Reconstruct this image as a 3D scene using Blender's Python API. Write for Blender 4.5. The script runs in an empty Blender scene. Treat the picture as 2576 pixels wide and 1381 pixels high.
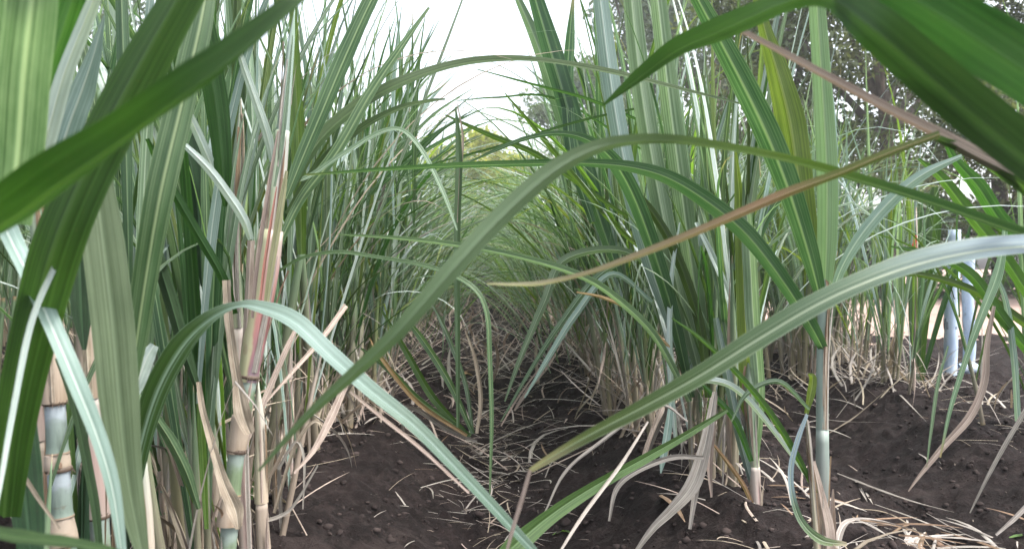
import bpy, math, random
import numpy as np
from mathutils import Vector, Matrix

random.seed(11)
rng = np.random.default_rng(11)
R = math.radians
S = bpy.context.scene
COL = S.collection

# ------------------------------------------------------------------ camera
F = 2022.0                       # focal length in units of a 2576 px wide frame
CAM_H = 0.75
YAW, PITCH = R(-2.4), R(-1.9)
cam_d = bpy.data.cameras.new('camera')
cam = bpy.data.objects.new('camera', cam_d)
COL.objects.link(cam)
cam.location = (0, 0, CAM_H)
cam.rotation_euler = (R(90) + PITCH, 0, YAW)
cam_d.sensor_width = 36
cam_d.lens = 36 * F / 2576
cam_d.clip_start = 0.02
cam_d.clip_end = 500
cam_d.dof.use_dof = True
cam_d.dof.focus_distance = 2.3
cam_d.dof.aperture_fstop = 6.5
S.camera = cam
CM = Matrix.Translation(cam.location) @ cam.rotation_euler.to_matrix().to_4x4()

# ------------------------------------------------------------------ sky, sun, exposure
W = bpy.data.worlds.new('World')
S.world = W
W.use_nodes = True
wn = W.node_tree.nodes
wl = W.node_tree.links
for n in list(wn):
    wn.remove(n)
SUN_EL, SUN_AZ = R(60), R(110)    # azimuth from +Y (ahead) towards +X (right)
sky = wn.new('ShaderNodeTexSky')
sky.sky_type = 'NISHITA'
sky.sun_disc = False
sky.sun_elevation = SUN_EL
sky.sun_rotation = SUN_AZ
sky.air_density = 1.0
sky.dust_density = 4.0
sky.ozone_density = 1.0
hsv = wn.new('ShaderNodeHueSaturation')
hsv.inputs['Saturation'].default_value = 0.38
bg = wn.new('ShaderNodeBackground')
bg.inputs['Strength'].default_value = 0.15
wo = wn.new('ShaderNodeOutputWorld')
wl.new(sky.outputs[0], hsv.inputs['Color'])
wl.new(hsv.outputs[0], bg.inputs['Color'])
wl.new(bg.outputs[0], wo.inputs['Surface'])

sun_d = bpy.data.lights.new('sun', 'SUN')
sun_d.energy = 1.35
sun_d.angle = R(11)
sun_d.color = (1.0, 0.965, 0.91)
sun = bpy.data.objects.new('sun', sun_d)
COL.objects.link(sun)
to_sun = Vector((math.sin(SUN_AZ) * math.cos(SUN_EL), math.cos(SUN_AZ) * math.cos(SUN_EL), math.sin(SUN_EL)))
sun.rotation_euler = to_sun.to_track_quat('Z', 'Y').to_euler()
sun.location = (0, 0, 20)

S.view_settings.view_transform = 'Standard'
S.view_settings.look = 'None'
S.view_settings.gamma = 1
S.view_settings.use_curve_mapping = False
S.view_settings.exposure = 1.9
S.render.engine = 'CYCLES'
S.cycles.use_denoising = True
S.cycles.max_bounces = 8
S.cycles.volume_bounces = 0
HAZE = .003
S.cycles.transparent_max_bounces = 4

# ------------------------------------------------------------------ small helpers
def at(px, py, z):
    """a point of the place z metres ahead of the camera, seen at (px, py) of a 2576 x 1381 frame"""
    v = Vector(((px - 1288) / F * z, (690.5 - py) / F * z, -z))
    return np.array(CM @ v)

CAMP = np.array(cam.location)

def tag(o, label=None, cat=None, group=None, kind=None):
    if label: o['label'] = label
    if cat: o['category'] = cat
    if group: o['group'] = group
    if kind: o['kind'] = kind
    return o

def empty(name, loc, rz=0.0):
    o = bpy.data.objects.new(name, None)
    o.location = loc
    o.rotation_euler = (0, 0, rz)
    o.empty_display_size = 0.05
    COL.objects.link(o)
    return o

def mesh(name, V, Fc, UV=None, mats=(), rnd=None, midx=None, smooth=True):
    me = bpy.data.meshes.new(name)
    V = np.asarray(V, dtype=np.float32)
    Fc = np.asarray(Fc, dtype=np.int32)
    nF, k = Fc.shape
    me.vertices.add(len(V))
    me.vertices.foreach_set('co', V.ravel())
    me.loops.add(nF * k)
    me.loops.foreach_set('vertex_index', Fc.ravel())
    me.polygons.add(nF)
    me.polygons.foreach_set('loop_start', np.arange(0, nF * k, k, dtype=np.int32))
    me.polygons.foreach_set('use_smooth', np.full(nF, smooth))
    if midx is not None:
        me.polygons.foreach_set('material_index', np.asarray(midx, dtype=np.int32))
    if UV is not None:
        uv = me.uv_layers.new(name='UVMap')
        uv.data.foreach_set('uv', np.asarray(UV, dtype=np.float32)[Fc.ravel()].ravel())
    if rnd is not None:
        a = me.attributes.new('rnd', 'FLOAT', 'POINT')
        a.data.foreach_set('value', np.asarray(rnd, dtype=np.float32))
    me.update(calc_edges=True)
    for m in mats:
        me.materials.append(m)
    return me

def obj(name, me, parent=None):
    o = bpy.data.objects.new(name, me)
    COL.objects.link(o)
    if parent is not None:
        o.parent = parent
    return o

class Soup:
    """collects pieces of geometry for ONE mesh"""
    def __init__(self):
        self.V, self.F, self.U, self.Rn, self.M, self.n = [], [], [], [], [], 0
    def add(self, V, Fc, UV, rnd=0.0, m=0):
        self.V.append(V); self.F.append(np.asarray(Fc) + self.n); self.U.append(UV)
        self.Rn.append(np.full(len(V), rnd)); self.M.append(np.full(len(Fc), m)); self.n += len(V)
    def mesh(self, name, mats, off=None, smooth=True):
        V = np.concatenate(self.V)
        if off is not None: V = V - np.asarray(off)
        return mesh(name, V, np.concatenate(self.F), np.concatenate(self.U), mats,
                    np.concatenate(self.Rn), np.concatenate(self.M), smooth)

def norm(a):
    return a / np.maximum(np.linalg.norm(a, axis=-1, keepdims=True), 1e-9)

def smooth_path(P, n):
    """Catmull-Rom through the rows of P, n samples evenly spaced by index"""
    P = np.asarray(P, float)
    if len(P) == 2:
        t = np.linspace(0, 1, n)[:, None]
        return P[0] * (1 - t) + P[1] * t
    Q = np.vstack([2 * P[0] - P[1], P, 2 * P[-1] - P[-2]])
    t = np.linspace(0, len(P) - 1, n)
    i = np.minimum(t.astype(int), len(P) - 2)
    f = (t - i)[:, None]
    a, b, c, d = Q[i], Q[i + 1], Q[i + 2], Q[i + 3]
    return 0.5 * (2 * b + (c - a) * f + (2 * a - 5 * b + 4 * c - d) * f * f + (3 * b - a - 3 * c + d) * f ** 3)

COLS7 = np.array([0, .2, .44, .5, .56, .8, 1.0])
COLS3 = np.array([0, .5, 1.0])

def ribbon(P, w, side, fold=0.35, cols=COLS7, wav=0.0):
    """a blade along P: width w, half-folded along its midrib like a gutter"""
    n = len(P)
    T = norm(np.gradient(P, axis=0))
    side = norm(side - T * np.sum(side * T, 1, keepdims=True))
    N = np.cross(side, T)
    fold = np.broadcast_to(np.asarray(fold, float), (n,))
    u = cols[None, :]
    a = (u - .5) * w[:, None]
    lift = np.abs(a) * np.tan(fold)[:, None]
    if len(cols) == 7:
        lift = lift - np.where(np.abs(u - .5) < .01, .035, 0) * w[:, None]
    if wav:
        s = np.linspace(0, 1, n)[:, None]
        ph = random.random() * 6
        lift = lift + wav * w[:, None] * (np.abs(u - .5) * 2) ** 2 * np.sin(s * 26 + ph + u * 2.5)
    V = P[:, None, :] + side[:, None, :] * (a * np.cos(fold)[:, None])[:, :, None] + N[:, None, :] * lift[:, :, None]
    k = len(cols)
    idx = np.arange(n * k).reshape(n, k)
    Fc = np.stack([idx[:-1, :-1], idx[:-1, 1:], idx[1:, 1:], idx[1:, :-1]], -1).reshape(-1, 4)
    seg = np.linalg.norm(np.diff(P, axis=0), axis=1)
    v = np.concatenate([[0], np.cumsum(seg)]); v /= v[-1]
    UV = np.stack(np.broadcast_arrays(u, v[:, None]), -1).reshape(-1, 2)
    return V.reshape(-1, 3), Fc, UV

def tube(P, r, k=10, cap=True, squash=1.0):
    n = len(P)
    T = norm(np.gradient(P, axis=0))
    up = np.array([0.13, 0.97, 0.2])
    A = norm(np.cross(T, up)); B = np.cross(A, T)
    ang = np.linspace(0, 2 * math.pi, k + 1)
    r = np.broadcast_to(np.asarray(r, float), (n,))
    V = P[:, None, :] + r[:, None, None] * (np.cos(ang)[None, :, None] * A[:, None, :] + squash * np.sin(ang)[None, :, None] * B[:, None, :])
    idx = np.arange(n * (k + 1)).reshape(n, k + 1)
    Fc = np.stack([idx[:-1, :-1], idx[:-1, 1:], idx[1:, 1:], idx[1:, :-1]], -1).reshape(-1, 4)
    UV = np.stack(np.broadcast_arrays(ang[None, :] / (2 * math.pi), np.linspace(0, 1, n)[:, None]), -1).reshape(-1, 2)
    V = V.reshape(-1, 3)
    if cap:
        c0 = len(V)
        V = np.vstack([V, P[-1:]]); UV = np.vstack([UV, [[.5, 1]]])
        top = idx[-1]
        q = np.stack([top[:-1:2], top[1::2], np.append(top[2::2], top[0])[:len(top[1::2])], np.full(len(top[1::2]), c0)], -1)
        Fc = np.vstack([Fc, q])
    return V, Fc, UV

# ------------------------------------------------------------------ procedural materials
class Nodes:
    def __init__(self, name):
        self.m = bpy.data.materials.new(name)
        self.m.use_nodes = True
        self.t = self.m.node_tree
        for n in list(self.t.nodes): self.t.nodes.remove(n)
        self.out = self.t.nodes.new('ShaderNodeOutputMaterial')
    def n(self, typ, **kw):
        x = self.t.nodes.new(typ)
        for k, v in kw.items(): setattr(x, k, v)
        return x
    def l(self, a, b): self.t.links.new(a, b)
    def put(self, sock, v):
        if hasattr(v, 'is_linked') or hasattr(v, 'links'): self.l(v, sock)
        else: sock.default_value = v
    def math(self, op, a, b=0.0, c=0.0, clamp=False):
        x = self.n('ShaderNodeMath', operation=op, use_clamp=clamp)
        self.put(x.inputs[0], a); self.put(x.inputs[1], b); self.put(x.inputs[2], c)
        return x.outputs[0]
    def step(self, a, lo, hi):
        x = self.n('ShaderNodeMapRange', interpolation_type='SMOOTHSTEP')
        self.put(x.inputs[0], a); self.put(x.inputs[1], lo); self.put(x.inputs[2], hi)
        x.inputs[3].default_value = 0; x.inputs[4].default_value = 1
        return x.outputs[0]
    def mix(self, f, a, b, mode='MIX'):
        x = self.n('ShaderNodeMix', data_type='RGBA', blend_type=mode)
        self.put(x.inputs[0], f)
        self.put(x.inputs[6], a if hasattr(a, 'links') else (*a, 1) if len(a) == 3 else a)
        self.put(x.inputs[7], b if hasattr(b, 'links') else (*b, 1) if len(b) == 3 else b)
        return x.outputs[2]
    def noise(self, vec, scale, detail=3, rough=.55):
        x = self.n('ShaderNodeTexNoise')
        self.l(vec, x.inputs['Vector'])
        x.inputs['Scale'].default_value = scale; x.inputs['Detail'].default_value = detail
        x.inputs['Roughness'].default_value = rough
        return x.outputs['Fac']
    def ramp(self, f, stops):
        x = self.n('ShaderNodeValToRGB')
        self.l(f, x.inputs[0])
        e = x.color_ramp.elements
        while len(e) < len(stops): e.new(.5)
        for q, (p, c) in zip(e, stops):
            q.position = p; q.color = (*c, 1)
        return x.outputs[0]

def rnd_sock(N):
    oi = N.n('ShaderNodeObjectInfo')
    at_ = N.n('ShaderNodeAttribute', attribute_name='rnd')
    return N.math('FRACT', N.math('ADD', oi.outputs['Random'], at_.outputs['Fac']))

def blade_material(name, a, b, rib, dry=(.36, .25, .13), dry_from=1.2, rough=.42, spec=.5, trans=.40, tcol=None,
                   ramp=None, streak=.6, hue_var=.055, val_var=.55, wax=0.0):
    N = Nodes(name)
    uv = N.n('ShaderNodeUVMap').outputs[0]
    sep = N.n('ShaderNodeSeparateXYZ'); N.l(uv, sep.inputs[0])
    u, v = sep.outputs[0], sep.outputs[1]
    r = rnd_sock(N)
    comb = N.n('ShaderNodeCombineXYZ')
    N.l(u, comb.inputs[0]); N.l(v, comb.inputs[1]); N.l(N.math('MULTIPLY', r, 37.0), comb.inputs[2])
    def sc(x, y):
        m = N.n('ShaderNodeVectorMath', operation='MULTIPLY')
        N.l(comb.outputs[0], m.inputs[0]); m.inputs[1].default_value = (x, y, 1)
        return m.outputs[0]
    fine = N.noise(sc(38, 1.1), 1.0, 3, .65)
    blot = N.noise(sc(2.2, 7), 1.0, 3)
    spk = N.noise(sc(60, 160), 1.0, 2)
    if ramp:
        wob = N.math('ADD', v, N.math('MULTIPLY', N.math('SUBTRACT', fine, .5), .16))
        base = N.ramp(wob, ramp)
        base = N.mix(N.math('MULTIPLY', N.step(fine, .35, .7), streak), base, b, 'MULTIPLY') if streak else base
    else:
        f1 = N.step(N.math('ADD', N.math('MULTIPLY', fine, streak), N.math('MULTIPLY', blot, 1 - streak)), .38, .62)
        base = N.mix(f1, a, b)
    band = N.noise(sc(15, .22), 1.0, 2, .5)
    base = N.mix(N.math('MULTIPLY', N.step(band, .50, .60), .42), base, (.42, .47, .40), 'MULTIPLY')
    base = N.mix(N.math('MULTIPLY', N.step(band, .44, .36), .30), base, rib)
    d = N.math('ABSOLUTE', N.math('SUBTRACT', u, .5))
    ribm = N.math('SUBTRACT', 1.0, N.step(d, .025, .065))
    edge = N.step(d, .46, .5)
    base = N.mix(N.math('MULTIPLY', ribm, .75), base, rib)
    base = N.mix(N.math('MULTIPLY', edge, .35), base, rib)
    hs = N.n('ShaderNodeHueSaturation')
    N.l(base, hs.inputs['Color'])
    N.l(N.math('ADD', .5 - hue_var / 2, N.math('MULTIPLY', r, hue_var)), hs.inputs['Hue'])
    r2 = N.math('FRACT', N.math('MULTIPLY', r, 7.31))
    N.l(N.math('ADD', 1 - val_var / 2, N.math('MULTIPLY', r2, val_var)), hs.inputs['Value'])
    col = hs.outputs[0]
    if dry_from < 1.1:
        r3 = N.math('FRACT', N.math('MULTIPLY', r, 13.7))
        st = N.math('ADD', v, N.math('ADD', N.math('MULTIPLY', N.math('SUBTRACT', fine, .5), .35), N.math('MULTIPLY', N.math('SUBTRACT', r3, .6), .25)))
        st = N.math('ADD', st, N.math('MULTIPLY', edge, .06))
        col = N.mix(N.step(st, dry_from, dry_from + .16), col, dry)
    # small rust and dust flecks that grow on old blades
    col = N.mix(N.math('MULTIPLY', N.step(spk, .66, .74), .35), col, (.16, .11, .05))
    bump = N.n('ShaderNodeBump')
    bump.inputs['Strength'].default_value = .6; bump.inputs['Distance'].default_value = .0014
    N.l(N.math('ADD', N.noise(sc(60, .8), 1.0, 1), N.math('MULTIPLY', ribm, -.4)), bump.inputs['Height'])
    P = N.n('ShaderNodeBsdfPrincipled')
    N.l(col, P.inputs['Base Color'])
    N.l(N.math('ADD', rough - .06, N.math('MULTIPLY', blot, .14)), P.inputs['Roughness'])
    P.inputs['Specular IOR Level'].default_value = spec
    if wax:
        P.inputs['Sheen Weight'].default_value = wax
    N.l(bump.outputs[0], P.inputs['Normal'])
    if trans > 0:
        tr = N.n('ShaderNodeBsdfTranslucent')
        tc = N.mix(1.0, col, tcol or (1.25, 1.45, .75), 'MULTIPLY')
        N.l(tc, tr.inputs['Color'])
        ms = N.n('ShaderNodeMixShader'); ms.inputs[0].default_value = trans
        N.l(P.outputs[0], ms.inputs[1]); N.l(tr.outputs[0], ms.inputs[2])
        N.l(ms.outputs[0], N.out.inputs[0])
    else:
        N.l(P.outputs[0], N.out.inputs[0])
    return N.m

M = {}
RIB = (.30, .38, .22)
M['leaf'] = blade_material('cane_leaf_green', (.034, .086, .032), (.088, .156, .076), RIB, dry_from=.93)
M['leaf_pale'] = blade_material('cane_leaf_pale', (.098, .162, .096), (.190, .265, .185), (.44, .52, .42), rough=.40, dry_from=.97)
M['leaf_blue'] = blade_material('cane_leaf_waxy', (.15, .225, .20), (.22, .30, .275), (.46, .52, .48), rough=.36, spec=.6, trans=.22)
M['leaf_dark'] = blade_material('cane_leaf_dark', (.028, .066, .016), (.050, .104, .028), (.085, .15, .06), rough=.5, spec=.35, trans=.36, tcol=(1.6, 1.75, .6))
M['leaf_shade'] = blade_material('cane_leaf_thick', (.026, .060, .018), (.044, .090, .026), (.06, .11, .04), rough=.55, spec=.3, trans=.22)  # darker copy of the dark blade, shade on near undersides painted in
M['leaf_mint'] = blade_material('cane_leaf_mint', (.15, .225, .135), (.20, .28, .18), (.28, .35, .24), rough=.5, trans=.42, val_var=.1)
M['leaf_silver'] = blade_material('cane_leaf_silver', (.42, .50, .54), (.60, .66, .70), (.75, .78, .8), rough=.35, spec=.6, trans=.15, val_var=.1)  # sky reflection painted as a bluish near-white base colour
M['leaf_deep'] = blade_material('cane_leaf_deep', (.010, .030, .010), (.018, .046, .016), (.03, .07, .03), rough=.6, spec=.25, trans=.1)
M['leaf_lime'] = blade_material('cane_leaf_lime', (.080, .145, .026), (.135, .21, .050), (.26, .33, .14), trans=.48, tcol=(1.6, 1.7, .6))
M['leaf_matte'] = blade_material('cane_leaf_sage', (.078, .122, .066), (.112, .165, .094), (.13, .19, .115), rough=.6, spec=.3, val_var=.2)
M['leaf_white'] = blade_material('cane_leaf_white', (.36, .44, .42), (.50, .58, .54), (.7, .74, .7), rough=.35, spec=.6, trans=.2, val_var=.2)  # whitened blade colour stands in for bright highlights
M['half'] = blade_material('cane_leaf_withering', (0, 0, 0), (.7, .68, .66), (.5, .36, .24), rough=.55, spec=.3, trans=.3, streak=.4, val_var=.1, hue_var=.0,
    ramp=[(0, (.075, .11, .022)), (.24, (.115, .14, .032)), (.36, (.27, .165, .10)), (.6, (.31, .235, .165)), (.82, (.40, .335, .26)), (.93, (.55, .49, .44))])
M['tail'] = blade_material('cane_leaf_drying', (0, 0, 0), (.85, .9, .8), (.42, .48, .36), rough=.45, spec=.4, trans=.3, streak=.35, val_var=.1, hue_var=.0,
    ramp=[(0, (.23, .29, .36)), (.46, (.22, .29, .34)), (.60, (.10, .155, .10)), (.82, (.075, .125, .045)), (.93, (.10, .13, .05)), (.98, (.34, .28, .2))])  # pale blue stops paint the sky's reflection; only the last stop is dried
M['dry'] = blade_material('dry_leaf_tan', (.22, .175, .13), (.42, .36, .285), (.46, .40, .32), rough=.75, spec=.2, trans=.18, tcol=(1.2, 1.1, .9), hue_var=.02, val_var=.5)
M['dry_pink'] = blade_material('dry_leaf_pink', (.25, .19, .16), (.43, .355, .305), (.6, .5, .44), rough=.7, spec=.25, trans=.18, tcol=(1.2, 1.1, .9), hue_var=.02, val_var=.4)
M['dry_grey'] = blade_material('dry_leaf_grey', (.20, .178, .158), (.41, .37, .335), (.58, .54, .48), rough=.75, spec=.25, trans=.15, tcol=(1.1, 1.05, 1), hue_var=.02, val_var=.5)
M['strip_cream'] = blade_material('sheath_strip_cream', (.22, .235, .11), (.33, .335, .20), (.36, .36, .24), rough=.5, trans=.15)
M['strip_rose'] = blade_material('sheath_strip_rose', (.28, .085, .08), (.36, .17, .14), (.36, .22, .18), rough=.5, trans=.15)
M['dry_brown'] = blade_material('dry_leaf_brown', (.13, .085, .055), (.26, .18, .125), (.3, .22, .16), rough=.8, spec=.15, trans=.1, hue_var=.02, val_var=.5)
M['dry_orange'] = blade_material('dry_leaf_orange', (.25, .15, .075), (.36, .245, .135), (.38, .29, .18), rough=.65, spec=.25, trans=.25, hue_var=.02)

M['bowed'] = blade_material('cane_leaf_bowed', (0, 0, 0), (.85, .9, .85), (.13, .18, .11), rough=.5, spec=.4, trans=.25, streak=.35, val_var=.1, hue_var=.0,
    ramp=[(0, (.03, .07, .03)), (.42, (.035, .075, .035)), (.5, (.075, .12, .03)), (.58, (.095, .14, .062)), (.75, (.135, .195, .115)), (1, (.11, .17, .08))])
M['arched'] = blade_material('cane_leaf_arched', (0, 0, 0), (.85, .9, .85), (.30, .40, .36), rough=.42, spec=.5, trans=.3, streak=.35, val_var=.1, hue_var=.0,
    ramp=[(0, (.035, .075, .02)), (.36, (.05, .10, .025)), (.46, (.15, .21, .17)), (.58, (.18, .255, .23)), (.75, (.095, .16, .115)), (1, (.06, .115, .075))])  # first dark stops paint the backlit underside of the near limb

def stem_material(name, lo, hi, bloom, node, rough=.45):
    """one culm: a waxy bloom under the joint, a tan ring at the joint, streaks along it"""
    N = Nodes(name)
    uv = N.n('ShaderNodeUVMap').outputs[0]
    sep = N.n('ShaderNodeSeparateXYZ'); N.l(uv, sep.inputs[0])
    u, v = sep.outputs[0], sep.outputs[1]
    r = rnd_sock(N)
    comb = N.n('ShaderNodeCombineXYZ')
    N.l(u, comb.inputs[0]); N.l(v, comb.inputs[1]); N.l(N.math('MULTIPLY', r, 23.0), comb.inputs[2])
    def sc(x, y):
        m = N.n('ShaderNodeVectorMath', operation='MULTIPLY')
        N.l(comb.outputs[0], m.inputs[0]); m.inputs[1].default_value = (x, y, 1)
        return m.outputs[0]
    st = N.noise(sc(16, 2.0), 1, 4, .6)
    bl = N.noise(sc(4, 5), 1, 4, .6)
    c = N.mix(N.step(v, .0, 1.0), lo, hi)
    c = N.mix(N.math('MULTIPLY', N.step(st, .45, .7), .5), c, tuple(x * .55 for x in lo))
    c = N.mix(N.math('MULTIPLY', N.step(N.math('ADD', v, N.math('MULTIPLY', bl, .5)), .75, 1.1), .8), c, bloom)
    ring = N.math('ADD', N.math('SUBTRACT', 1.0, N.step(v, .015, .05)), N.step(v, .955, .99), clamp=True)
    c = N.mix(ring, c, node)
    c = N.mix(N.math('MULTIPLY', N.step(bl, .6, .72), .5), c, (.10, .075, .05))
    P = N.n('ShaderNodeBsdfPrincipled')
    N.l(c, P.inputs['Base Color']); P.inputs['Roughness'].default_value = rough
    b = N.n('ShaderNodeBump'); b.inputs['Strength'].default_value = .3; b.inputs['Distance'].default_value = .001
    N.l(st, b.inputs['Height']); N.l(b.outputs[0], P.inputs['Normal'])
    N.l(P.outputs[0], N.out.inputs[0])
    return N.m

M['culm'] = stem_material('cane_culm_green', (.12, .165, .09), (.145, .20, .12), (.24, .29, .27), (.24, .17, .10), .55)
M['culm_blue'] = stem_material('cane_culm_waxy', (.14, .185, .155), (.18, .22, .21), (.30, .34, .38), (.22, .16, .11), .55)
M['stem'] = stem_material('cane_shoot', (.25, .21, .155), (.11, .175, .09), (.14, .21, .12), (.26, .20, .12))
M['stem_lime'] = stem_material('cane_shoot_lime', (.27, .23, .15), (.13, .21, .07), (.16, .24, .09), (.30, .24, .14))
M['stem_tan'] = stem_material('cane_shoot_dry', (.27, .215, .165), (.34, .275, .22), (.40, .34, .29), (.22, .16, .10), rough=.7)

M['node'] = stem_material('cane_node', (.07, .045, .03), (.10, .07, .05), (.12, .09, .07), (.06, .04, .03), .8)

def sheath_material(name, stops, side, side_amt, rough=.5):
    N = Nodes(name)
    uv = N.n('ShaderNodeUVMap').outputs[0]
    sep = N.n('ShaderNodeSeparateXYZ'); N.l(uv, sep.inputs[0])
    r = rnd_sock(N)
    comb = N.n('ShaderNodeCombineXYZ')
    N.l(sep.outputs[0], comb.inputs[0]); N.l(sep.outputs[1], comb.inputs[1]); N.l(N.math('MULTIPLY', r, 31.0), comb.inputs[2])
    m = N.n('ShaderNodeVectorMath', operation='MULTIPLY'); N.l(comb.outputs[0], m.inputs[0]); m.inputs[1].default_value = (26, 1.7, 1)
    st = N.noise(m.outputs[0], 1, 3, .6)
    m2 = N.n('ShaderNodeVectorMath', operation='MULTIPLY'); N.l(comb.outputs[0], m2.inputs[0]); m2.inputs[1].default_value = (5, 5, 1)
    bl = N.noise(m2.outputs[0], 1, 4, .6)
    w = N.math('ADD', sep.outputs[1], N.math('MULTIPLY', N.math('SUBTRACT', st, .5), .75))
    c = N.ramp(w, stops)
    if side_amt:
        # the overlapping flap of the sheath, its own colour, runs along one flank
        c = N.mix(N.math('MULTIPLY', N.step(N.math('ADD', sep.outputs[0], N.math('MULTIPLY', N.math('SUBTRACT', bl, .5), .1)), .70, .74), side_amt), c, side)
    c = N.mix(N.math('MULTIPLY', N.step(st, .55, .75), .35), c, (.95, .85, .78), 'MULTIPLY')
    c = N.mix(N.math('MULTIPLY', N.step(bl, .6, .75), .45), c, (.22, .15, .10))
    P = N.n('ShaderNodeBsdfPrincipled')
    N.l(c, P.inputs['Base Color']); P.inputs['Roughness'].default_value = rough
    b = N.n('ShaderNodeBump'); b.inputs['Strength'].default_value = .4; b.inputs['Distance'].default_value = .0015
    N.l(st, b.inputs['Height']); N.l(b.outputs[0], P.inputs['Normal'])
    N.l(P.outputs[0], N.out.inputs[0])
    return N.m

M['sheath_red'] = sheath_material('sheath_red', [(0, (.19, .14, .16)), (.18, (.20, .11, .12)), (.5, (.34, .15, .135)), (.8, (.34, .23, .21)), (1, (.36, .31, .27))], (.36, .37, .22), .85)
M['sheath_cream'] = sheath_material('sheath_cream', [(0, (.38, .31, .23)), (.6, (.36, .33, .28)), (1, (.34, .36, .30))], (.36, .35, .23), .5)
M['sheath_dry'] = sheath_material('sheath_dry', [(0, (.22, .165, .115)), (.4, (.32, .26, .20)), (1, (.27, .22, .175))], (.30, .245, .20), .5, .7)
M['sheath_green'] = sheath_material('sheath_green', [(0, (.24, .25, .17)), (.4, (.15, .21, .135)), (1, (.12, .18, .11))], (.21, .25, .18), .5)
M['sheath_pale'] = sheath_material('sheath_pale', [(0, (.30, .24, .22)), (.4, (.33, .30, .27)), (1, (.28, .31, .27))], (.27, .33, .22), .8)
M['sheath_waxy'] = sheath_material('sheath_waxy', [(0, (.19, .24, .21)), (.5, (.20, .27, .22)), (1, (.15, .23, .16))], (.25, .31, .27), .5)
M['sheath_blue'] = sheath_material('sheath_blue', [(0, (.11, .075, .075)), (.25, (.13, .10, .11)), (.5, (.17, .17, .165)), (.8, (.19, .23, .205)), (1, (.19, .24, .21))], (.25, .27, .25), .4)
M['sheath_rose'] = sheath_material('sheath_rose', [(0, (.27, .215, .185)), (.5, (.31, .22, .20)), (1, (.30, .27, .24))], (.36, .31, .27), .7, .7)

# ------------------------------------------------------------------ ground
ROW0, PITCHR = -0.66, 1.46
ROW = lambda k: ROW0 + PITCHR * k          # row k: 0 left of the furrow, 1 right of it, 2 by the track

def vnoise(x, y, seed=0):
    xi, yi = np.floor(x), np.floor(y)
    fx, fy = x - xi, y - yi
    fx = fx * fx * (3 - 2 * fx); fy = fy * fy * (3 - 2 * fy)
    def h(a, b):
        n = np.sin(a * 127.1 + b * 311.7 + seed * 74.7) * 43758.5453
        return n - np.floor(n)
    return (h(xi, yi) * (1 - fx) + h(xi + 1, yi) * fx) * (1 - fy) + (h(xi, yi + 1) * (1 - fx) + h(xi + 1, yi + 1) * fx) * fy

def sstep(a, lo, hi):
    t = np.clip((a - lo) / (hi - lo), 0, 1)
    return t * t * (3 - 2 * t)

def flat_amt(x, y):
    return np.maximum(sstep(x, 2.5, 3.0), sstep(y, 6.1, 6.7) * sstep(x, 1.7, 2.1))

def ground_base(x, y):
    x = np.asarray(x, float); y = np.asarray(y, float)
    wander = .06 * (vnoise(y * .7, x * 0 + 3, 5) - .5)
    prof = .115 * (np.cos(2 * math.pi * (x - ROW0 + wander) / PITCHR) - 1)
    return prof * (1 - flat_amt(x, y)) - .06 * flat_amt(x, y)

def ground_z(x, y):
    x = np.asarray(x, float); y = np.asarray(y, float)
    z = ground_base(x, y)
    z = z + .05 * (vnoise(x * 3.1, y * 2.3, 1) - .5) + .028 * (vnoise(x * 9, y * 9, 2) - .5)
    lum = vnoise(x * 26, y * 26, 3)
    z = z + .030 * (np.maximum(lum, .5) - .5) * 2 + .022 * np.maximum(vnoise(x * 14, y * 14, 7) - .6, 0) * 2 + .010 * (vnoise(x * 55, y * 55, 4) - .5)
    return z

def axis(segs):
    out = []
    for a, b, st in segs:
        out.append(np.arange(a, b, st))
    return np.concatenate(out + [[segs[-1][1]]])

gx = axis([(-90, -12, 6), (-12, -3, .4), (-3, -1.5, .06), (-1.5, 3.4, .017), (3.4, 5, .06), (5, 14, .4), (14, 90, 6)])
gy = axis([(-6, .8, .3), (.8, 5.2, .018), (5.2, 9, .05), (9, 20, .2), (20, 44, .8), (44, 200, 6)])
X, Y = np.meshgrid(gx, gy)
Z = ground_z(X, Y)
idx = np.arange(X.size).reshape(X.shape)
Fc = np.stack([idx[:-1, :-1], idx[:-1, 1:], idx[1:, 1:], idx[1:, :-1]], -1).reshape(-1, 4)

def soil_material():
    N = Nodes('dark_soil')
    pos = N.n('ShaderNodeNewGeometry').outputs['Position']
    a = N.noise(pos, 3.0, 5, .6)
    b = N.noise(pos, 20, 8, .72)
    c = N.noise(pos, 110, 5, .75)
    col = N.mix(N.step(a, .35, .65), (.0085, .0053, .0049), (.0165, .0105, .0098))
    col = N.mix(N.math('MULTIPLY', N.step(N.noise(pos, 5.5, 6, .65), .54, .64), .6), col, (.046, .034, .031))
    col = N.mix(N.math('MULTIPLY', N.step(b, .46, .66), .8), col, (.034, .024, .0225))
    col = N.mix(N.math('MULTIPLY', N.step(c, .58, .72), .75), col, (.060, .047, .043))
    col = N.mix(N.math('MULTIPLY', N.step(c, .46, .34), .8), col, (.005, .0035, .0035))
    P = N.n('ShaderNodeBsdfPrincipled')
    N.l(col, P.inputs['Base Color']); P.inputs['Roughness'].default_value = .9
    P.inputs['Specular IOR Level'].default_value = .2
    bp = N.n('ShaderNodeBump'); bp.inputs['Strength'].default_value = 1.0; bp.inputs['Distance'].default_value = .022
    N.l(N.math('ADD', N.math('MULTIPLY', b, 1.0), N.math('MULTIPLY', c, .55)), bp.inputs['Height'])
    N.l(bp.outputs[0], P.inputs['Normal']); N.l(P.outputs[0], N.out.inputs[0])
    return N.m
M['soil'] = soil_material()
g = obj('ground', mesh('ground', np.stack([X, Y, Z], -1).reshape(-1, 3), Fc, None, [M['soil']]))
tag(g, kind='structure')

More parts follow.
